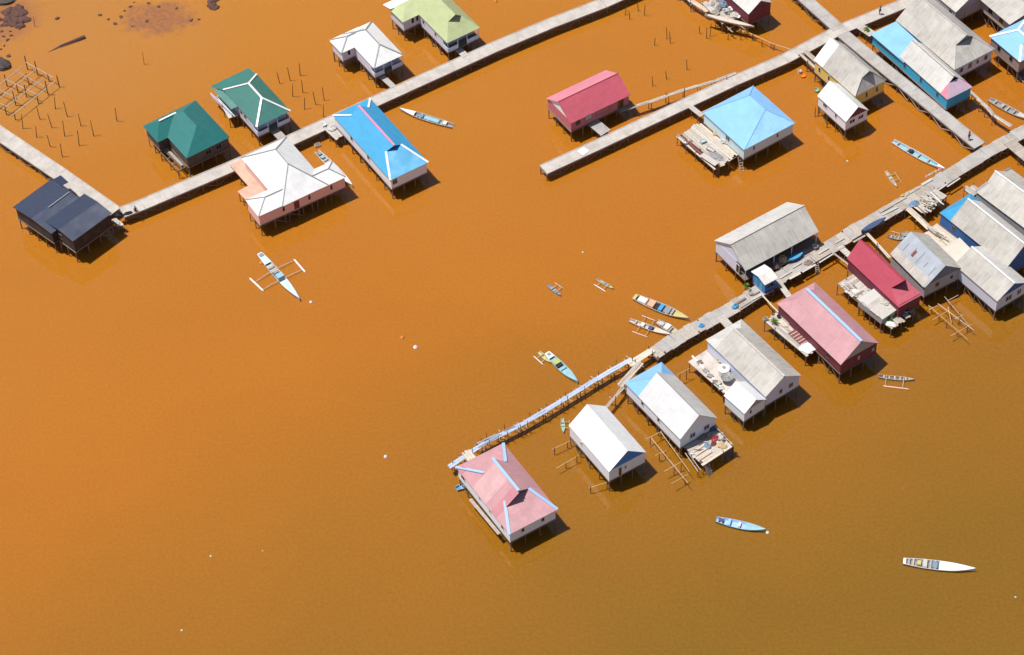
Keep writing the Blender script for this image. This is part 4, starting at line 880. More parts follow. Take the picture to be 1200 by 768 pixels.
boat('grey canoe by the green crate beside the patched metal roof', (1040, 276.5), (1062, 279.5), 0.8, P_GREY, P_GREY, 'canoe', 'canoe', fore=0.75, thw=(0.2, 0.4, 0.6), zt=0.3, transom=0.35, rig=(((1044, 271), (1056, 274.5), (0.3, 0.6)),), floatmat=PALEWOOD, floatr=0.06, boommat=WOOD)
boat('turquoise boat tucked under the left corner of the nearest pink house', (535, 572.5), (560, 560), 1.1, P_CYAN, P_BLUE, 'rowing_boat', fore=0.75, thw=(0.2, 0.45), zt=0.4)
boat('long pale dugout canoe resting across the junk covered deck', (826, 17), (884, 31), 0.9, PALEWOOD, WOOD, 'canoe', 'canoe', fore=0.06, foremat=PALEWOOD, zt=0.35, zbase=2.4, bowrise=0.1, transom=0.3, thw=(0.3, 0.6))

# ------------------------------------------------------------------ posts standing in the water
def watpost(px, z1, label, group, r=0.07, lean=0.10, tilt=None):
    p = P(*px); n = 7; v, f = tubev((0, 0, -0.8), (0, 0, z1), r*1.1, r*0.7, n)
    o = single('mooring_post', label, 'post', v, f, DARKWOOD, group, loc=(0, 0, 0)); o.location = (p.x, p.y, 0)
    o.rotation_euler = (random.uniform(-lean, lean), random.uniform(-lean, lean), 0)
GL = ('bare dark post standing in the water grid behind the left walkway', 'posts behind the left walkway')
for q in ((65, 128), (79, 137), (95, 148), (110, 160), (47, 140), (61, 150), (76, 160), (93, 171), (27, 151), (43, 161), (59, 172), (73, 184), (137, 142)): watpost(q, random.uniform(2.3, 3.3), *GL)
watpost((169, 76), 2.6, 'lone thin post in open water above the leftmost green roof', None, 0.05)
watpost((41, 31), 2.4, 'lone thin post beside the reddish rock heap', None, 0.05)
GM = ('bare dark post standing in the water right of the teal house', 'posts right of the teal house')
for q in ((328, 98), (340, 94.5), (352, 89), (343, 113), (355, 109), (357, 128.5), (370, 122.5), (380, 118)): watpost(q, random.uniform(2.3, 3.0), *GM)
watpost((379, 137), 2.8, 'pale post at the walkway edge behind the bright blue long house', None, 0.06)
GR = ('bare dark post standing in the water behind the crimson gabled house', 'posts behind the crimson gabled house')
for q in ((767, 53), (781.5, 46), (785.5, 51), (805, 82), (781, 93), (765, 101), (738, 23), (733, 18), (748, 13), (755, 18), (820, 40), (832, 43), (828, 45)): watpost(q, random.uniform(1.6, 2.8), *GR)
GP = ('short dark post below the junk covered deck at the top', 'posts below the junk covered deck')
for q in ((853, 47), (868, 47), (893, 55), (903, 57)): watpost(q, random.uniform(1.0, 1.6), *GP)
GH = ('dark post standing in the water left of the small white house', 'posts left of the small white house')
for q in ((955, 137), (960, 133), (969, 150)): watpost(q, random.uniform(2.0, 2.6), *GH)

# timber frame of an unfinished house
fq = Frame([(-14, 112), (31, 73), (61, 92), (18, 137)], 1.6)
T = Thing('unfinished_house', 'unfinished pale timber house frame on posts at the left edge', 'house frame', (fq.c.x, fq.c.y, 0))
for i in range(5):
    y = -fq.W/2+fq.W*i/4; v, f = beamv(fq.w(-fq.L/2-0.3, y, 1.6+0.02*i), fq.w(fq.L/2+random.uniform(-1.5, 0.5), y+random.uniform(-0.5, 0.5), 1.6), 0.10, 0.10); T.add('beam', v, f, WOOD)
for i in range(4):
    x = -fq.L/2+fq.L*i/3; v, f = beamv(fq.w(x, -fq.W/2-0.4, 1.45), fq.w(x+random.uniform(-0.4, 0.4), fq.W/2+random.uniform(-1.2, 0.5), 1.45), 0.10, 0.10); T.add('beam', v, f, WOOD)
    for j in (0, 2, 3, 4) if i % 2 else (0, 1, 2, 4):
        p = fq.w(x+random.uniform(-0.3, 0.3), -fq.W/2+fq.W*j/4+0.1, 0); stilt(T, p.x, p.y, random.choice((1.7, 2.6, 3.1)), 0.09, DARKWOOD, 'post')

# ------------------------------------------------------------------ racks of poles beside houses
def rack(label, rails, z, posts, mat=YWOOD, name='pole_rack', r=0.06):
    a = P(rails[0][0][0], rails[0][0][1], z); T = Thing(name, label, 'rack', (a.x, a.y, 0))
    for i, (p, q) in enumerate(rails):
        v, f = tubev(P(p[0], p[1], z+0.06*(i % 3)), P(q[0], q[1], z+0.06*((i+1) % 3)), r, r*0.75, 7); T.add('pole', v, f, mat if not isinstance(mat, list) else mat[i % len(mat)])
    for p in posts:
        w = P(p[0], p[1], z-0.1); stilt(T, w.x, w.y, z+random.choice((0.0, 0.3)), 0.06, DARKWOOD, 'post')
rack('long yellow pole rack left of the cluttered front deck', [((762, 512), (806, 566)), ((774, 506), (808, 553)), ((757, 515), (777, 505)), ((768, 534), (781, 528)), ((778, 553), (799, 541)), ((787, 567), (806, 556))], 1.6, ((762, 513), (775, 507), (773, 532), (780, 528), (790, 549), (803, 560), (798, 545)))
rack('two pale planks leaning beside the cluttered front deck', [((803, 531), (818, 553)), ((806, 530), (821, 551))], 1.5, ((818, 552),), P_OFF)
rack('yellow and white pole rack in the water below the patched metal roof', [((1088, 358), (1134, 398)), ((1099, 356), (1141, 387)), ((1107, 348), (1136, 382)), ((1085, 365), (1099, 358)), ((1093, 375), (1110, 365)), ((1114, 394), (1139, 380)), ((1110, 353), (1123, 346)), ((1119, 374), (1129, 369)), ((1111, 360), (1115, 379))], 1.1,
     ((1092, 362), (1101, 371), (1110, 379), (1122, 389), (1124, 376), (1134, 384), (1115, 357), (1125, 366)), [YWOOD, PALEWOOD, WOOD, YWOOD, YWOOD])
rack('single rail on posts at the back left of the white gable house', [((647, 527), (668, 517))], 1.3, ((650, 527), (665, 519)))
rack('single rail on posts halfway along the white gable house', [((652, 549), (678, 534))], 1.3, ((663, 543), (676, 536)))
rack('single rail on posts at the front left of the white gable house', [((690, 572), (713, 565))], 1.3, ((692, 572), (711, 567)))
rack('thin pole joining the cluttered deck house to the terrace house', [((793, 440), (808, 432))], 2.2, ((797, 438), (805, 434)))
rack('bundle of grey poles along the blue jetty behind the nearest pink house', [((556, 522), (583, 507)), ((558, 520), (585, 508)), ((560, 524), (588, 509)), ((590, 505), (603, 499))], 1.85, ((558, 522), (582, 509)), [WOOD, BLUEWOOD, P_OFF])

# ladders
ladder('ladder at the front edge of the pale blue roof house deck', (866, 180), (870, 202), z1=2.2)
ladder('ladder at the front edge of the cluttered deck', (828, 543), (833, 558), z1=2.1, w=0.9)
ladder('ladder hanging from the long walkway below the large grey house', (956, 306), (959, 322), z1=1.6)
ladder('ladder beside the platform between the white and blue roofs', (374, 152), (379, 165), z1=1.6)

# small platform beside the bright blue house
fp = Frame([(380, 149), (391, 142), (402, 157), (392, 165)], 1.8)
T = Thing('landing_platform', 'small cluttered wooden landing between the walkway and the bright blue long house', 'platform', (fp.c.x, fp.c.y, 0)); deck(T, [(380, 149), (391, 142), (402, 157), (392, 165)], 1.8, [WOOD, CONC], 'x', 0.4, 0.25)

# ------------------------------------------------------------------ rocks, log
def rockv(c, rx, ry, rz, rot=0.0, n=9, m=5):
    v = []; f = []; ph = random.random()*9; rr = random.Random(ph)
    for j in range(m+1):
        th = math.pi*j/m
        for i in range(n):
            a = 2*math.pi*i/n; k = 1+rr.uniform(-0.22, 0.22)*(1 if n < 12 else 0.4) if 0 < j < m else 1
            x, y, z = math.sin(th)*math.cos(a)*rx*k, math.sin(th)*math.sin(a)*ry*k, math.cos(th)*rz*k
            v.append(Vector(c)+Vector((x*math.cos(rot)-y*math.sin(rot), x*math.sin(rot)+y*math.cos(rot), z)))
    for j in range(m):
        for i in range(n): f.append((j*n+i, j*n+(i+1) % n, (j+1)*n+(i+1) % n, (j+1)*n+i))
    return v, f
def rock(px, r, label, group, mat=P_ROCK, h=None):
    p = P(*px); v, f = rockv((p.x, p.y, 0.0), r, r*random.uniform(0.55, 0.9), h or r*0.5, random.uniform(0, 3), *((20, 11) if r > 2 else (9, 5))); single('rock', label, 'rock', v, f, mat, group)
GK = ('reddish rock in the wet heap at the top left corner', 'rocks of the top left heap')
for i in range(58):
    a = random.random(); x = 4+26*random.random(); y = 8+26*random.random()
    if (x-17)**2/170+(y-21)**2/190 > 1: continue
    rock((x, y), random.uniform(0.35, 0.95), *GK)
GK2 = ('scattered dark rock at the left edge below the heap', 'rocks below the top left heap')
for q in ((2, 37), (12, 37), (4, 43), (13, 42), (5, 54), (1, 58), (10, 66), (2, 30), (0, 23), (9, 47)): rock(q, random.uniform(0.25, 0.55), *GK2)
GK3 = ('low dark rock showing above the shallow mud patch', 'rocks of the mud patch')
for q in ((146, 13), (153, 8), (157, 3), (117, 18), (127, 23), (186, 8), (207, 10), (174, 4), (155, 31), (172, 25), (135, 28), (142, 20), (224, 24), (233, 23)): rock(q, random.uniform(0.2, 0.45), *GK3, h=0.16)
rock((67, 22), 0.45, 'single dark rock in the shallows right of the rock heap', None)
GK4 = ('rock of the small dark outcrop at the top edge', 'rocks of the top edge outcrop')
for q in ((247, 2), (251, 5), (249, 9), (254, 9), (246, 6), (253, 1)): rock(q, random.uniform(0.5, 0.9), *GK4)
rock((-2, 76), 2.4, 'big dark grey rock cut by the left edge above the timber frame', None, P_DROCK, 1.3)
rock((4, -2), 2.4, 'big dark rock cut by the top left corner', None, P_DROCK, 1.0)
p, q = P(99, 43, 0.25), P(70, 55, 0.0); v, f = tubev(p, q, 0.30, 0.24, 9); v2, f2 = tubev(q, P(56, 62, -0.05), 0.2, 0.06, 7); k = len(v)
for x in v: x += Vector((random.uniform(-.08, .08), random.uniform(-.08, .08), random.uniform(-.05, .05)))
single('drift_log', 'dark waterlogged tree trunk lying in the shallows at the top left', 'log', v+v2, f+[tuple(i+k for i in g) for g in f2], P_ROCK)

# ------------------------------------------------------------------ buoys and drifting bits
def buoy(px, r, label, mat=P_WHITE, name='buoy'):
    p = P(*px); v, f = lathev((p.x, p.y, 0), [(0.05*r, -r*0.6), (r*0.8, -r*0.45), (r, 0.1*r), (r*0.8, r*0.6), (r*0.3, r*0.85), (r*0.22, r*1.15), (0.02, r*1.2)], 12); single(name, label, 'buoy', v, f, mat, smooth=True)
buoy((364.5, 354.5), 0.26, 'small pale buoy off the bow of the outrigger boat')
buoy((306.5, 308.5), 0.33, 'orange buoy tied beside the stern of the outrigger boat', P_ORANGE)
buoy((471.5, 396), 0.30, 'orange tinted buoy in open water left of the white one', P_ORANGE)
buoy((487, 407.5), 0.36, 'larger white buoy in the middle of the open water')
buoy((452, 535.5), 0.28, 'pale float adrift left of the nearest pink house')
buoy((899.5, 624.5), 0.26, 'small white buoy off the bow of the blue boat')
buoy((247, 652), 0.16, 'tiny white float in the lower left water')
buoy((308, 646), 0.15, 'tiny yellow float in the lower left water', P_YEL)
buoy((213, 739), 0.16, 'tiny white float near the bottom edge')
buoy((683, 296), 0.16, 'tiny pale float above the green canoe')
buoy((993, 189), 0.17, 'tiny pale float left of the cream canoe')
buoy((1190, 700), 0.14, 'tiny pale float at the lower right edge')
buoy((581, 2), 0.3, 'pale orange buoy at the top edge right of the green roof', P_ORANGE)

# ------------------------------------------------------------------ things lying on decks and walkways
def at(px, z): return P(px[0], px[1], z)
def crate(label, px, z, lx, ly, h, mat, rot=0.5, cat='crate', name='crate'):
    c = at(px, z); X = Vector((math.cos(rot), math.sin(rot), 0)); Y = Vector((-X.y, X.x, 0)); T = Thing(name, label, cat, (c.x, c.y, z))
    v, f = boxv(c, X, Y, lx, ly, z, z+0.05); T.add('base', v, f, mat)
    for k in range(3):
        z0 = z+0.06+k*(h-0.06)/3; z1 = z0+(h-0.06)/3-0.03
        for (o, a, b, l) in ((Y*(ly/2-0.02), X, Y, lx), (-Y*(ly/2-0.02), X, Y, lx), (X*(lx/2-0.02), Y, X, ly-0.09), (-X*(lx/2-0.02), Y, X, ly-0.09)):
            v, f = boxv(c+o, a, Vector((-a.y, a.x, 0)), l, 0.035, z0, z1); T.add('slat', v, f, mat)
    v, f = boxv(c, X, Y, lx-0.12, ly-0.12, z+0.06, z+h*0.8); T.add('contents', v, f, random.choice((P_OFF, POSTWOOD, P_GREY)))
def tub(label, px, z, r, h, mat, cat='tub', name='wash_tub'):
    c = at(px, z); c.z = z
    v, f = lathev(c, [(r*0.8, 0), (r, h), (r*1.06, h), (r*0.94, h-0.02), (r*0.74, 0.06), (0.02, 0.05)], 14); single(name, label, cat, v, f, mat, smooth=False)
def tank(label, px, z, r, h, mat, cat='water tank', name='water_tank'):
    c = at(px, z); c.z = z; T = Thing(name, label, cat, c)
    v, f = lathev(c, [(r*0.95, 0), (r, h*0.1), (r*0.97, h*0.3), (r, h*0.5), (r*0.97, h*0.7), (r, h*0.85), (r*0.6, h*0.97), (r*0.3, h)], 16); T.add('tank_body', v, f, mat)
    v, f = lathev(c, [(r*0.3, h), (r*0.32, h+0.08), (r*0.05, h+0.1)], 12); T.add('lid', v, f, P_GREY)
def tarp(label, px, z, rx, ry, h, mat, rot=0.4, cat='tarp', name='tarp_heap'):
    c = at(px, z); v, f = [], []; n = 15; m = 7; rr = random.Random(px[0]*13+px[1])
    for j in range(m):
        t = j/(m-1); rad = math.sin((1-t)*math.pi/2) if j < m-1 else 0.02; zz = h*math.sin(t*math.pi/2)
        for i in range(n):
            a = 2*math.pi*i/n; k = 1+rr.uniform(-0.22, 0.22); x, y = rad*rx*math.cos(a)*k, rad*ry*math.sin(a)*k
            v.append(Vector((c.x+x*math.cos(rot)-y*math.sin(rot), c.y+x*math.sin(rot)+y*math.cos(rot), z+max(0.0, zz*(1+rr.uniform(-0.25, 0.25))))))
    for j in range(m-1):
        for i in range(n): f.append((j*n+i, j*n+(i+1) % n, (j+1)*n+(i+1) % n, (j+1)*n+i))
    f.append(tuple((m-1)*n+i for i in range(n))); f.append(tuple(range(n-1, -1, -1)))
    single(name, label, cat, v, f, mat, smooth=False)
def board(label, p, q, z, w, mat, t=0.05, group=None, cat='plank', z2=None):
    v, f = beamv(at(p, z), at(q, z2 if z2 is not None else z+random.uniform(0, 0.06)), w, t); single('loose_plank', label, cat, v, f, mat, group)
def plant(label, px, z, h, r, n=46, mat=P_PLANT):
    c = at(px, z); T = Thing('potted_plant', label, 'plant', (c.x, c.y, z)); c.z = z
    v, f = lathev(c, [(0.16, 0), (0.24, 0.3), (0.2, 0.3), (0.02, 0.27)], 10); T.add('pot', v, f, P_ORANGE)
    v = []; f = []
    for i in range(n):
        a = random.random()*6.28; e = random.uniform(0.1, 1.3); L = h*random.uniform(0.5, 1); d = Vector((math.cos(a)*math.cos(e)*r, math.sin(a)*math.cos(e)*r, math.sin(e)*L)); b = c+Vector((0, 0, 0.28))+d*random.uniform(0, 0.6)
        s = Vector((-math.sin(a), math.cos(a), 0.2))*0.11; k = len(v); tip = b+d*0.55
        v += [b, b+d*0.3+s, tip, b+d*0.3-s+Vector((0, 0, 0.03))]; f.append((k, k+1, k+2, k+3))
    T.add('leaf', v, f, mat).__setitem__('kind', 'stuff')

# pale blue roof house deck
ZD = 2.24
crate('pale blue crate on the deck of the pale blue roof house', (824, 167), ZD, 0.9, 0.6, 0.4, P_CYAN)
crate('grey crate row end on the deck of the pale blue roof house', (833, 177), ZD, 1.4, 0.6, 0.4, P_GREY, 2.4)
tarp('grey net heap on the deck of the pale blue roof house', (839, 183), ZD, 1.3, 0.6, 0.35, P_GREY, -0.75, 'net', 'net_heap')
tub('white tub at the outer edge of the pale blue roof house deck', (804, 167.6), 1.93, 0.42, 0.35, P_WHITE)
board('long reddish board along the pale blue roof house deck', (803, 163), (822, 181), 2.3, 0.3, REDWOOD, 0.06)
board('broad white board on the near end of the pale blue roof house deck', (822, 181), (840, 193), 2.3, 0.9, P_OFF, 0.06)
tarp('white sheet heap against the wall of the pale blue roof house', (850, 166), ZD, 0.9, 0.7, 0.6, P_OFF, -0.7)
tarp('brown bundle near the wall of the pale blue roof house', (839, 157), ZD, 0.5, 0.4, 0.5, YWOOD, 0.3, 'bundle')
board('white panel lying on the concrete jetty below the crimson house', (680, 180), (687, 174.6), 1.76, 1.3, P_WHITE, 0.04, cat='panel')
# junk on the maroon house deck
for i, (q, m) in enumerate((((834, 5), P_OFF), ((842, 11), P_GREY), ((848, 6), P_STEEL), ((853, 14), P_OFF), ((858, 10), P_WHITE), ((838, 16), WOOD), ((862, 18), P_OFF), ((845, 1), P_GREY))):
    tarp(['white sack heap at the back left', 'grey scrap heap left of centre', 'steel blue scrap heap at the back', 'pale scrap heap in the middle', 'white bag beside the maroon wall', 'wooden scrap heap at the near left', 'pale bag at the front corner', 'grey scrap heap at the far back'][i]+' of the junk covered deck', q, 2.25, random.uniform(0.5, 0.9), random.uniform(0.4, 0.7), random.uniform(0.35, 0.7), m, random.random()*3, 'heap', 'scrap_heap')
tub('blue tub on the junk covered deck', (850, 14), 2.6, 0.3, 0.3, P_CYAN); tub('white tub at the front of the junk covered deck', (865, 21), 2.3, 0.35, 0.35, P_WHITE)
GJ = ('loose pole sticking out below the junk covered deck', 'poles below the junk covered deck')
for p, q in (((846, 25), (857, 37)), ((853, 35), (864, 28)), ((853, 33), (859, 38)), ((864, 29), (872, 38))): board(GJ[0], p, q, 1.5, 0.12, WOOD, 0.1, GJ[1], 'pole')
# timber pile on the right walkway
fp = Frame([(1067, 241), (1096, 222), (1112, 230), (1084, 250)], 1.85)
T = Thing('timber_platform', 'rough platform under the timber pile beside the long walkway', 'platform', (fp.c.x, fp.c.y, 0)); deck(T, [(1067, 241), (1096, 222), (1112, 230), (1084, 250)], 1.85, [WOOD, CONC], 'x', 0.4, 0.3)
GT = ('pale loose timber of the pile beside the long walkway', 'timbers of the walkway pile')
for i in range(26):
    c = (random.uniform(1074, 1102), 0); yy = 246-(c[0]-1070)*0.55+random.uniform(-3, 4); a = random.gauss(0.72, 0.35); l = random.uniform(4, 9)
    board(GT[0], (c[0]-l*math.cos(a), yy-l*math.sin(a)*0.9), (c[0]+l*math.cos(a), yy+l*math.sin(a)*0.9), 2.0+random.uniform(0, 0.45), random.uniform(0.1, 0.3), random.choice((WOOD, PALEWOOD, P_OFF)), 0.07, GT[1], 'timber')
board('longest white timber on top of the walkway pile', (1085, 225), (1106, 240), 2.6, 0.22, P_OFF, 0.08, cat='timber')
board('second white timber across the top of the walkway pile', (1090, 225), (1103, 237.5), 2.62, 0.16, P_WHITE, 0.08, cat='timber')
tarp('grey green net heap at the left end of the timber pile', (1072, 240), 1.9, 0.9, 0.7, 0.6, P_STEEL, 0.2, 'net', 'net_heap')
GE = ('ragged pale plank lying along the edge of the long walkway', 'edge planks of the long walkway')
for p, q in (((1030, 249), (1046, 240)), ((1044, 241), (1062, 231)), ((1060, 230), (1078, 219)), ((1080, 217), (1092, 210)), ((1034, 252), (1052, 243)), ((1098, 224), (1110, 216)), ((1110, 219), (1125, 209)), ((1000, 284), (1014, 276)), ((960, 308), (976, 298)), ((940, 319), (956, 310)), ((975, 297), (990, 289)), ((925, 327), (938, 320)), ((880, 352), (893, 345)), ((868, 360), (880, 353))):
    board(GE[0], p, q, 1.82, random.uniform(0.2, 0.45), random.choice((WOOD, PALEWOOD, P_OFF)), 0.06, GE[1])
for q, m, n_ in (((1086, 207), P_PINK, 'leftmost pink'), ((1090, 205), P_OFF, 'pale'), ((1093, 203), WOOD, 'brown'), ((1097, 201), P_YEL, 'yellow'), ((1101, 199), P_PINK, 'rightmost pink')):
    tarp(n_+' bundle in the row on the upper edge of the long walkway', q, 1.83, 0.3, 0.22, 0.22, m, 0.4, 'bundle', 'cloth_bundle')
tarp('yellow bundle on the walkway edge left of the timber pile', (1058, 229), 1.83, 0.35, 0.22, 0.2, P_YEL, 0.4, 'bundle', 'cloth_bundle'); tarp('pale bundle on the walkway edge left of the timber pile', (1064, 226), 1.83, 0.35, 0.22, 0.2, P_OFF, 0.4, 'bundle', 'cloth_bundle')
# blue sheets and baskets on the lower walkway
tarp('blue tarp heap on the walkway above the terrace house', (861.5, 360), 1.72, 0.55, 0.4, 0.5, P_BLUE, 0.5); tarp('small blue tarp on the walkway edge left of the first', (822, 382), 1.72, 0.45, 0.35, 0.35, P_BLUE, 0.2)
tarp('dark blue cloth floating under the walkway above the terrace house', (812, 396), 0.0, 0.6, 0.25, 0.25, P_NAVY, 0.3, 'cloth', 'cloth')
plant('lime green potted plant on the walkway left of the blue kiosk', (874.5, 338), 1.75, 0.9, 0.6)
crate('dark basket on the walkway left of the blue kiosk', (880, 345), 1.75, 0.6, 0.5, 0.3, WOOD, 0.5); crate('pale crate on the walkway beside the plant', (878, 340), 1.75, 0.5, 0.4, 0.3, PALEWOOD, 0.8)
tarp('brown heap of driftwood under the eave of the large grey house', (917, 305), 2.0, 0.8, 0.6, 0.9, YWOOD, 0.3, 'heap', 'driftwood_heap'); tarp('dark heap beside the blue kiosk', (909, 313), 2.0, 0.5, 0.5, 0.8, POSTWOOD, 0.3, 'heap', 'driftwood_heap')
tarp('brown mat heap on the walkway below the bright blue small boat', (947, 308), 1.75, 0.7, 0.5, 0.2, POSTWOOD, 0.5, 'mat', 'mat'); tub('white tub at the walkway end of the large grey house', (955, 290), 1.9, 0.45, 0.4, P_OFF)
tub('white jug floating below the walkway edge', (937.5, 324), 0.0, 0.18, 0.45, P_WHITE, 'jug', 'jug')
# crimson house deck
for i, (q, m, rx, ry, h) in enumerate((((990, 334), P_OFF, 0.6, 0.5, 0.3), ((1003, 342), P_WHITE, 0.6, 0.4, 0.35), ((1012, 350), CONC, 0.9, 0.5, 0.3), ((1018, 343), P_OFF, 0.9, 0.6, 0.5), ((1036, 354), P_OFF, 0.8, 0.5, 0.3), ((1043, 380), P_WHITE, 0.9, 0.5, 0.35))):
    tarp(['pale sheet heap at the far end', 'white cloth heap at the outer edge', 'grey sheet heap near the store', 'pale heap against the crimson wall', 'pale sheet heap on the store roof', 'bright white sheet at the front corner'][i]+' of the crimson house deck', q, 3.38 if i == 4 else 2.12 if i == 5 else 2.35, rx, ry, h, m, -0.7)
tub('pale blue tub at the front of the crimson house', (1061, 365), 2.12, 0.55, 0.5, P_CYAN); plant('dark green potted plant at the front of the crimson house', (1043, 376), 2.1, 0.6, 0.5)
ramp('short pale slab stub at the walkway end of the crimson house', (984, 289), (996, 300), 1.0, P_OFF)
GX = ('loose grey plank lying on the crimson house deck', 'loose planks on the crimson house deck')
for i in range(9):
    x, y = random.uniform(988, 1018), 0; y = 334+(x-990)*0.62+random.uniform(-5, 3); a = random.choice((0.7, 0.75, -0.55)); l = random.uniform(3, 7)
    board(GX[0], (x-l*math.cos(a), y-l*math.sin(a)), (x+l*math.cos(a), y+l*math.sin(a)), 2.36+random.uniform(0, 0.1), random.uniform(0.12, 0.35), random.choice((WOOD, P_OFF, POSTWOOD)), 0.06, GX[1])
GY = ('loose plank lying across the walkway near the blue kiosk', 'loose planks near the blue kiosk')
for x, y, a, l in ((868, 353, -0.55, 7), (886, 344, -0.5, 5), (921, 322, -0.55, 8), (934, 311, -0.55, 6), (952, 303, 0.7, 4), (965, 294, -0.55, 7), (984, 282, -0.5, 6), (897, 338, 0.8, 3.5)):
    board(GY[0], (x-l*math.cos(a), y-l*math.sin(a)), (x+l*math.cos(a), y+l*math.sin(a)), 1.83, random.uniform(0.15, 0.35), random.choice((WOOD, POSTWOOD, P_OFF)), 0.06, GY[1])
GZ = ('loose timber lying on the cream deck', 'loose timbers on the cream deck')
for i in range(8):
    x = random.uniform(1088, 1112); y = 270+(x-1090)*0.6+random.uniform(-4, 5); a = random.choice((0.68, 0.72, -0.6)); l = random.uniform(3, 7)
    board(GZ[0], (x-l*math.cos(a), y-l*math.sin(a)), (x+l*math.cos(a), y+l*math.sin(a)), 2.36+random.uniform(0, 0.12), random.uniform(0.1, 0.3), random.choice((WOOD, PALEWOOD, POSTWOOD)), 0.06, GZ[1], 'timber')
GV = ('loose plank heaped on the cluttered deck of the white gable house', 'loose planks on the cluttered deck')
for i in range(12):
    x = random.uniform(812, 848); y = random.uniform(510, 534); a = random.uniform(-1.2, 1.0); l = random.uniform(3, 6)
    board(GV[0], (x-l*math.cos(a), y-l*math.sin(a)), (x+l*math.cos(a), y+l*math.sin(a)), 2.27+random.uniform(0, 0.2), random.uniform(0.1, 0.3), random.choice((WOOD, REDWOOD, POSTWOOD, P_OFF)), 0.06, GV[1])
# faded pink house deck
GQ = ('dark red board of the row laid out on the pink house deck', 'red boards on the pink house deck')
for i in range(6):
    x, y = 924.5+i*3.1, 392+i*2.75; board(GQ[0], (x, y), (x+9.5, y-5.6), 2.42, 0.42, REDWOOD, 0.09, GQ[1], 'board')
for i in range(5):
    x, y = 926+i*3.1, 393.2+i*2.75; board('pale batten between the red boards on the pink house deck', (x, y), (x+10, y-5.8), 2.44, 0.12, P_PINK if False else P_OFF, 0.07, 'battens between the red boards', 'batten')
tarp('white sheet spread at the near end of the pink house deck', (948, 407), 2.36, 1.4, 1.0, 0.18, P_WHITE, 0.5, 'sheet', 'sheet'); tarp('cream cloth heap on the pink house deck', (918, 380), 2.36, 0.9, 0.35, 0.25, PALEWOOD, -0.8, 'cloth', 'cloth')
tub('black bucket on the pink house deck', (912.5, 372), 2.36, 0.28, 0.3, P_BLACK, 'bucket', 'bucket'); plant('yellow green potted plant at the outer corner of the pink house deck', (907, 379), 2.33, 0.9, 0.7)
crate('white box at the outer corner of the pink house deck', (897, 375), 2.36, 0.7, 0.5, 0.4, P_OFF, 0.4); tub('pale basin floating under the edge of the pink house deck', (915, 397), 0.0, 0.4, 0.3, P_OFF)
board('pale plank on the wall side of the pink house deck', (916, 369), (926, 379), 2.42, 0.5, P_OFF)
# terrace house
tank('white water tank on the pale terrace', (848, 437), 2.32, 0.85, 1.15, P_WHITE); tub('small yellow basin on the pale terrace', (843, 424), 2.32, 0.35, 0.3, CREAM_ROOF if False else P_YEL)
c = at((852.5, 446), 2.5); T = Thing('satellite_dish', 'grey mesh satellite dish on the pale terrace', 'dish', (c.x, c.y, 2.32)); c.z = 3.0
v, f = [], []; nn = 20; ax = Vector((-0.15, 0.1, 1)).normalized(); s1 = ax.orthogonal().normalized(); s2 = ax.cross(s1)
for r_ in (0.05, 0.3, 0.55, 0.8, 0.95):
    for i in range(nn): a = 6.2832*i/nn; v.append(c+(s1*math.cos(a)+s2*math.sin(a))*r_+ax*(0.32*r_*r_))
for j in range(4):
    for i in range(nn): f.append((j*nn+i, j*nn+(i+1) % nn, (j+1)*nn+(i+1) % nn, (j+1)*nn+i))
f.append(tuple(range(nn))); T.add('reflector', v, f, P_GREY); vv, ff = tubev((c.x, c.y, 2.3), c, 0.06); T.add('mast', vv, ff, P_GREY)
for i in range(3): vv, ff = tubev(v[4*nn+i*7], c+ax*0.75, 0.02, 0.02, 5); T.add('strut', vv, ff, P_BLACK)
for i, (q, m) in enumerate((((824, 438), P_OFF), ((829, 444), WOOD), ((835, 451), P_OFF), ((842, 459), WOOD), ((817, 428), P_OFF), ((839, 453), P_MINT))):
    crate(['pale crate at the middle of the terrace edge', 'wooden crate along the terrace edge', 'pale crate nearer the annex on the terrace edge', 'wooden crate beside the annex wall', 'pale crate at the far end of the terrace edge', 'green crate on the terrace edge near the annex'][i], (q[0]+3, q[1]-2.5), 2.32, 0.8, 0.55, 0.35, m, -0.8+0.3*i)
# cluttered front deck
for i, (q, m, rx, h, n_) in enumerate((((833, 502), P_NAVY, 0.9, 0.8, 'dark tarp heap beside the wall'), ((838, 514), P_RED, 0.6, 0.4, 'red cloth heap in the middle'), ((845, 512), P_OFF, 0.7, 0.35, 'pale cloth heap at the far side'), ((829, 523), P_STEEL, 0.6, 0.35, 'bluish cloth heap at the centre'), ((846, 523), YWOOD, 0.7, 0.3, 'yellowish heap at the outer edge'), ((822, 512), POSTWOOD, 0.8, 0.3, 'brown heap near the wall'), ((836, 520), REDWOOD, 0.5, 0.3, 'dark red heap in the middle'))):
    tarp(n_+' of the cluttered deck', q, 2.26, rx, rx*0.7, h, m, i*0.7)
tub('white basin against the wall of the cluttered deck', (818.5, 504), 2.26, 0.55, 0.5, P_WHITE); tank('grey drum on the cluttered deck by the corner', (830, 497), 2.26, 0.4, 0.9, P_GREY, 'drum', 'drum')
rack('long brown rail on posts along the far edge of the cluttered deck', [((834, 495.5), (859.5, 522))], 2.95, ((835, 497), (847, 509), (858.5, 521)), WOOD, 'deck_rail')
for i, (a, b) in enumerate((((812, 530), (826, 521)), ((815, 534), (830, 524)), ((819, 539), (834, 529)))): board('loose pale board stacked at the near corner of the cluttered deck', a, b, 2.3, 0.3, PALEWOOD, 0.06, 'boards on the cluttered deck corner')
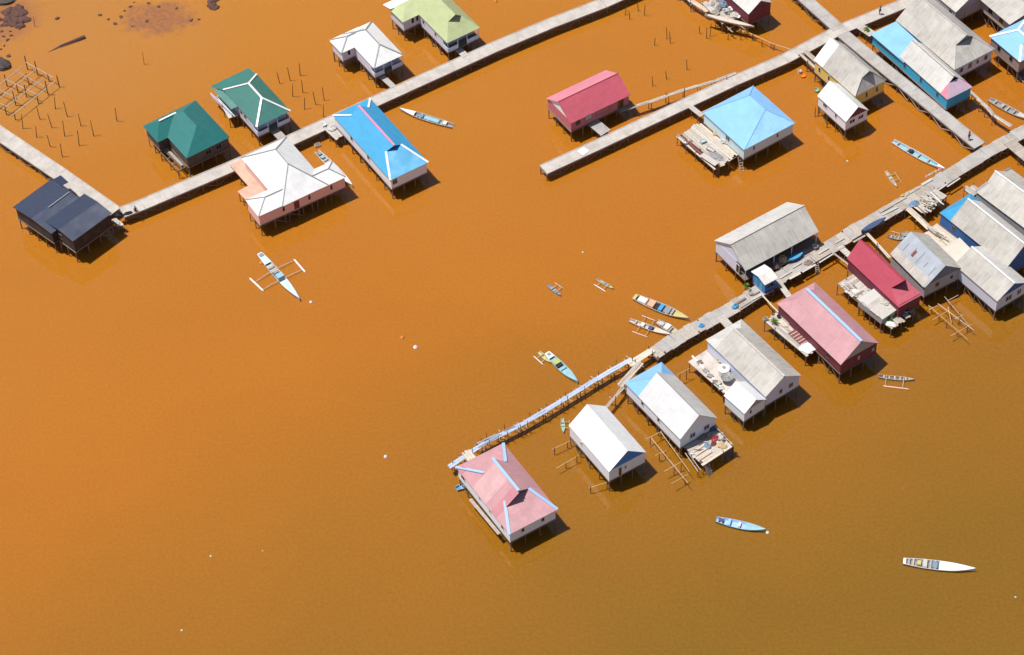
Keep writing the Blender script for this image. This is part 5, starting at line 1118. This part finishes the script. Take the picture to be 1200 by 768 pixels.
# cream deck by the patched house, landing and others
crate('green crate beside the patched metal roof', (1061, 276.5), 0.0, 1.0, 0.8, 0.5, P_MINT, 0.3)
GD = ('dark pole lying on the cream deck', 'poles on the cream deck')
for p, q in (((1092, 268), (1104, 279)), ((1098, 272), (1106, 277)), ((1104, 279), (1112, 283))): board(GD[0], p, q, 2.4, 0.08, POSTWOOD, 0.08, GD[1], 'pole')
tarp('pale sack heap on the landing by the bright blue long house', (390, 150), 1.85, 0.9, 0.7, 0.4, P_OFF, 0.8, 'sacks', 'sack_heap'); tub('white tub at the walkway corner of the landing', (380, 147), 1.85, 0.35, 0.3, P_WHITE)
crate('cream floating box below the ladder by the white cross shaped roof', (372, 171), 0.0, 0.9, 0.8, 0.35, PALEWOOD, 0.3); tub('orange drum drifting left of the yellow house', (941, 90), 0.0, 0.4, 0.3, P_ORANGE)
tub('white bucket floating at the corner of the yellow house landing', (937, 86), 0.0, 0.3, 0.6, P_WHITE, 'bucket', 'bucket'); tub('green basin floating at the corner of the small white house', (957, 107), 0.0, 0.4, 0.35, P_MINT); plant('small green potted plant beside the bright blue house entrance', (1015, 36), 1.86, 0.7, 0.5)
tarp('black net heap on the walkway corner right of the dark navy house', (139.5, 252.5), 1.72, 0.55, 0.45, 0.5, P_BLACK, 0.5, 'net', 'net_heap'); tarp('long black net heap on the walkway edge by the seated person', (150, 250.5), 1.72, 0.75, 0.3, 0.35, P_BLACK, 0.35, 'net', 'net_heap')
T = Thing('landing_platform', 'small broken landing at the right corner of the dark navy house', 'platform', P(136, 261, 0)); deck(T, [(130, 258), (135, 254), (143, 262), (137, 267)], 1.6, [WOOD, CONC], 'x', 0.35, 0.3)
tarp('crumpled white sheet at the corner of the dark navy house', (136, 260.5), 1.63, 0.8, 0.45, 0.3, P_OFF, -0.8, 'sheet', 'sheet')

# ------------------------------------------------------------------ people
def person(label, px, z, shirt, trousers, sit=False, face=0.0):
    c = at(px, z); T = Thing('person', label, 'person', (c.x, c.y, z))
    ca, sa = math.cos(face), math.sin(face)
    def skinned(name, pts, edges, mat, sub=None):
        me = bpy.data.meshes.new(name); me.from_pydata([(p[0]*ca-p[1]*sa, p[0]*sa+p[1]*ca, p[2]) for p in pts], edges, []); me.materials.append(mat)
        o = bpy.data.objects.new(name, me); COL.objects.link(o); o.parent = sub or T.o
        m = o.modifiers.new('skin', 'SKIN'); sl = me.skin_vertices if me.skin_vertices else None
        if not sl:
            bpy.context.view_layer.objects.active = o
            with bpy.context.temp_override(object=o, active_object=o): bpy.ops.mesh.customdata_skin_add()
        for i, p in enumerate(pts): me.skin_vertices[0].data[i].radius = (p[3], p[4] if len(p) > 4 else p[3])
        me.skin_vertices[0].data[0].use_root = True
        s = o.modifiers.new('sub', 'SUBSURF'); s.levels = 1; s.render_levels = 1; m.use_smooth_shade = True
        return o
    d = -0.38 if sit else 0.0
    hip = 0.92+d*1.25 if not sit else 0.16
    kn = [(0.04, 0.12, 0.48), (0.12, -0.12, 0.49)] if not sit else [(0.42, 0.14, 0.42), (0.45, -0.12, 0.36)]
    ft = [(0.0, 0.13, 0.06), (0.05, -0.13, 0.06)] if not sit else [(0.55, 0.16, 0.05), (0.62, -0.13, 0.05)]
    b = hip
    pts = [(0, 0, b, .13, .1), (0, 0, b+.25, .12, .09), (0, 0, b+.48, .15, .09), (0, 0, b+.57, .05), (0.01, 0, b+.64, .075, .085), (0.02, 0, b+.74, .085, .095), (0.01, 0, b+.83, .05),
           (0, .19, b+.49, .05), (.03, .25, b+.22, .042), (.16, .24, b+.02, .032), (.22, .23, b-.04, .035), (0, -.19, b+.49, .05), (.03, -.25, b+.22, .042), (.16, -.24, b+.02, .032), (.22, -.23, b-.04, .035),
           (0, .09, b-.04, .085), kn[0]+(.06,), ft[0]+(.045,), (ft[0][0]+.14, ft[0][1], .035, .04), (0, -.09, b-.04, .085), kn[1]+(.06,), ft[1]+(.045,), (ft[1][0]+.14, ft[1][1], .035, .04)]
    ed = [(0, 1), (1, 2), (2, 3), (3, 4), (4, 5), (5, 6), (2, 7), (7, 8), (8, 9), (9, 10), (2, 11), (11, 12), (12, 13), (13, 14), (0, 15), (15, 16), (16, 17), (17, 18), (0, 19), (19, 20), (20, 21), (21, 22)]
    body_o = skinned('body', pts, ed, P_SKIN)
    skinned('shirt', [(0, 0, b+.02, .16, .125), (0, 0, b+.25, .145, .11), (0, 0, b+.49, .175, .11), (0, .19, b+.49, .075), (.02, .24, b+.28, .062), (0, -.19, b+.49, .075), (.02, -.24, b+.28, .062)], [(0, 1), (1, 2), (2, 3), (3, 4), (2, 5), (5, 6)], shirt, body_o)
    skinned('trousers', [(0, 0, b-.01, .155, .125), (0, .09, b-.06, .105), kn[0]+(.078,), (0, -.09, b-.06, .105), kn[1]+(.078,)], [(0, 1), (1, 2), (0, 3), (3, 4)], trousers, body_o)
    v, f = lathev((0, 0, 0), [(0.115, -0.04), (0.125, 0.03), (0.1, 0.09), (0.04, 0.12), (0.01, 0.122)], 10)
    me = newmesh('hair', [x+Vector((-0.015*ca, -0.015*sa, b+.77)) for x in v], f, P_BLACK, smooth=True); o = bpy.data.objects.new('hair', me); COL.objects.link(o); o.parent = body_o
person('person in dark red shirt walking on the grey walkway', (1135, 164), 1.72, P_RED, P_BLACK, False, -0.8)
person('person in black sitting on the walkway edge right of the dark navy house', (159, 247.5), 1.72, P_BLACK, P_BLACK, True, -1.1)
person('person in dark clothes standing on the jetty near the largest grey roof', (1031, 17), 1.72, P_GREY, P_BLACK, False, 2.4)
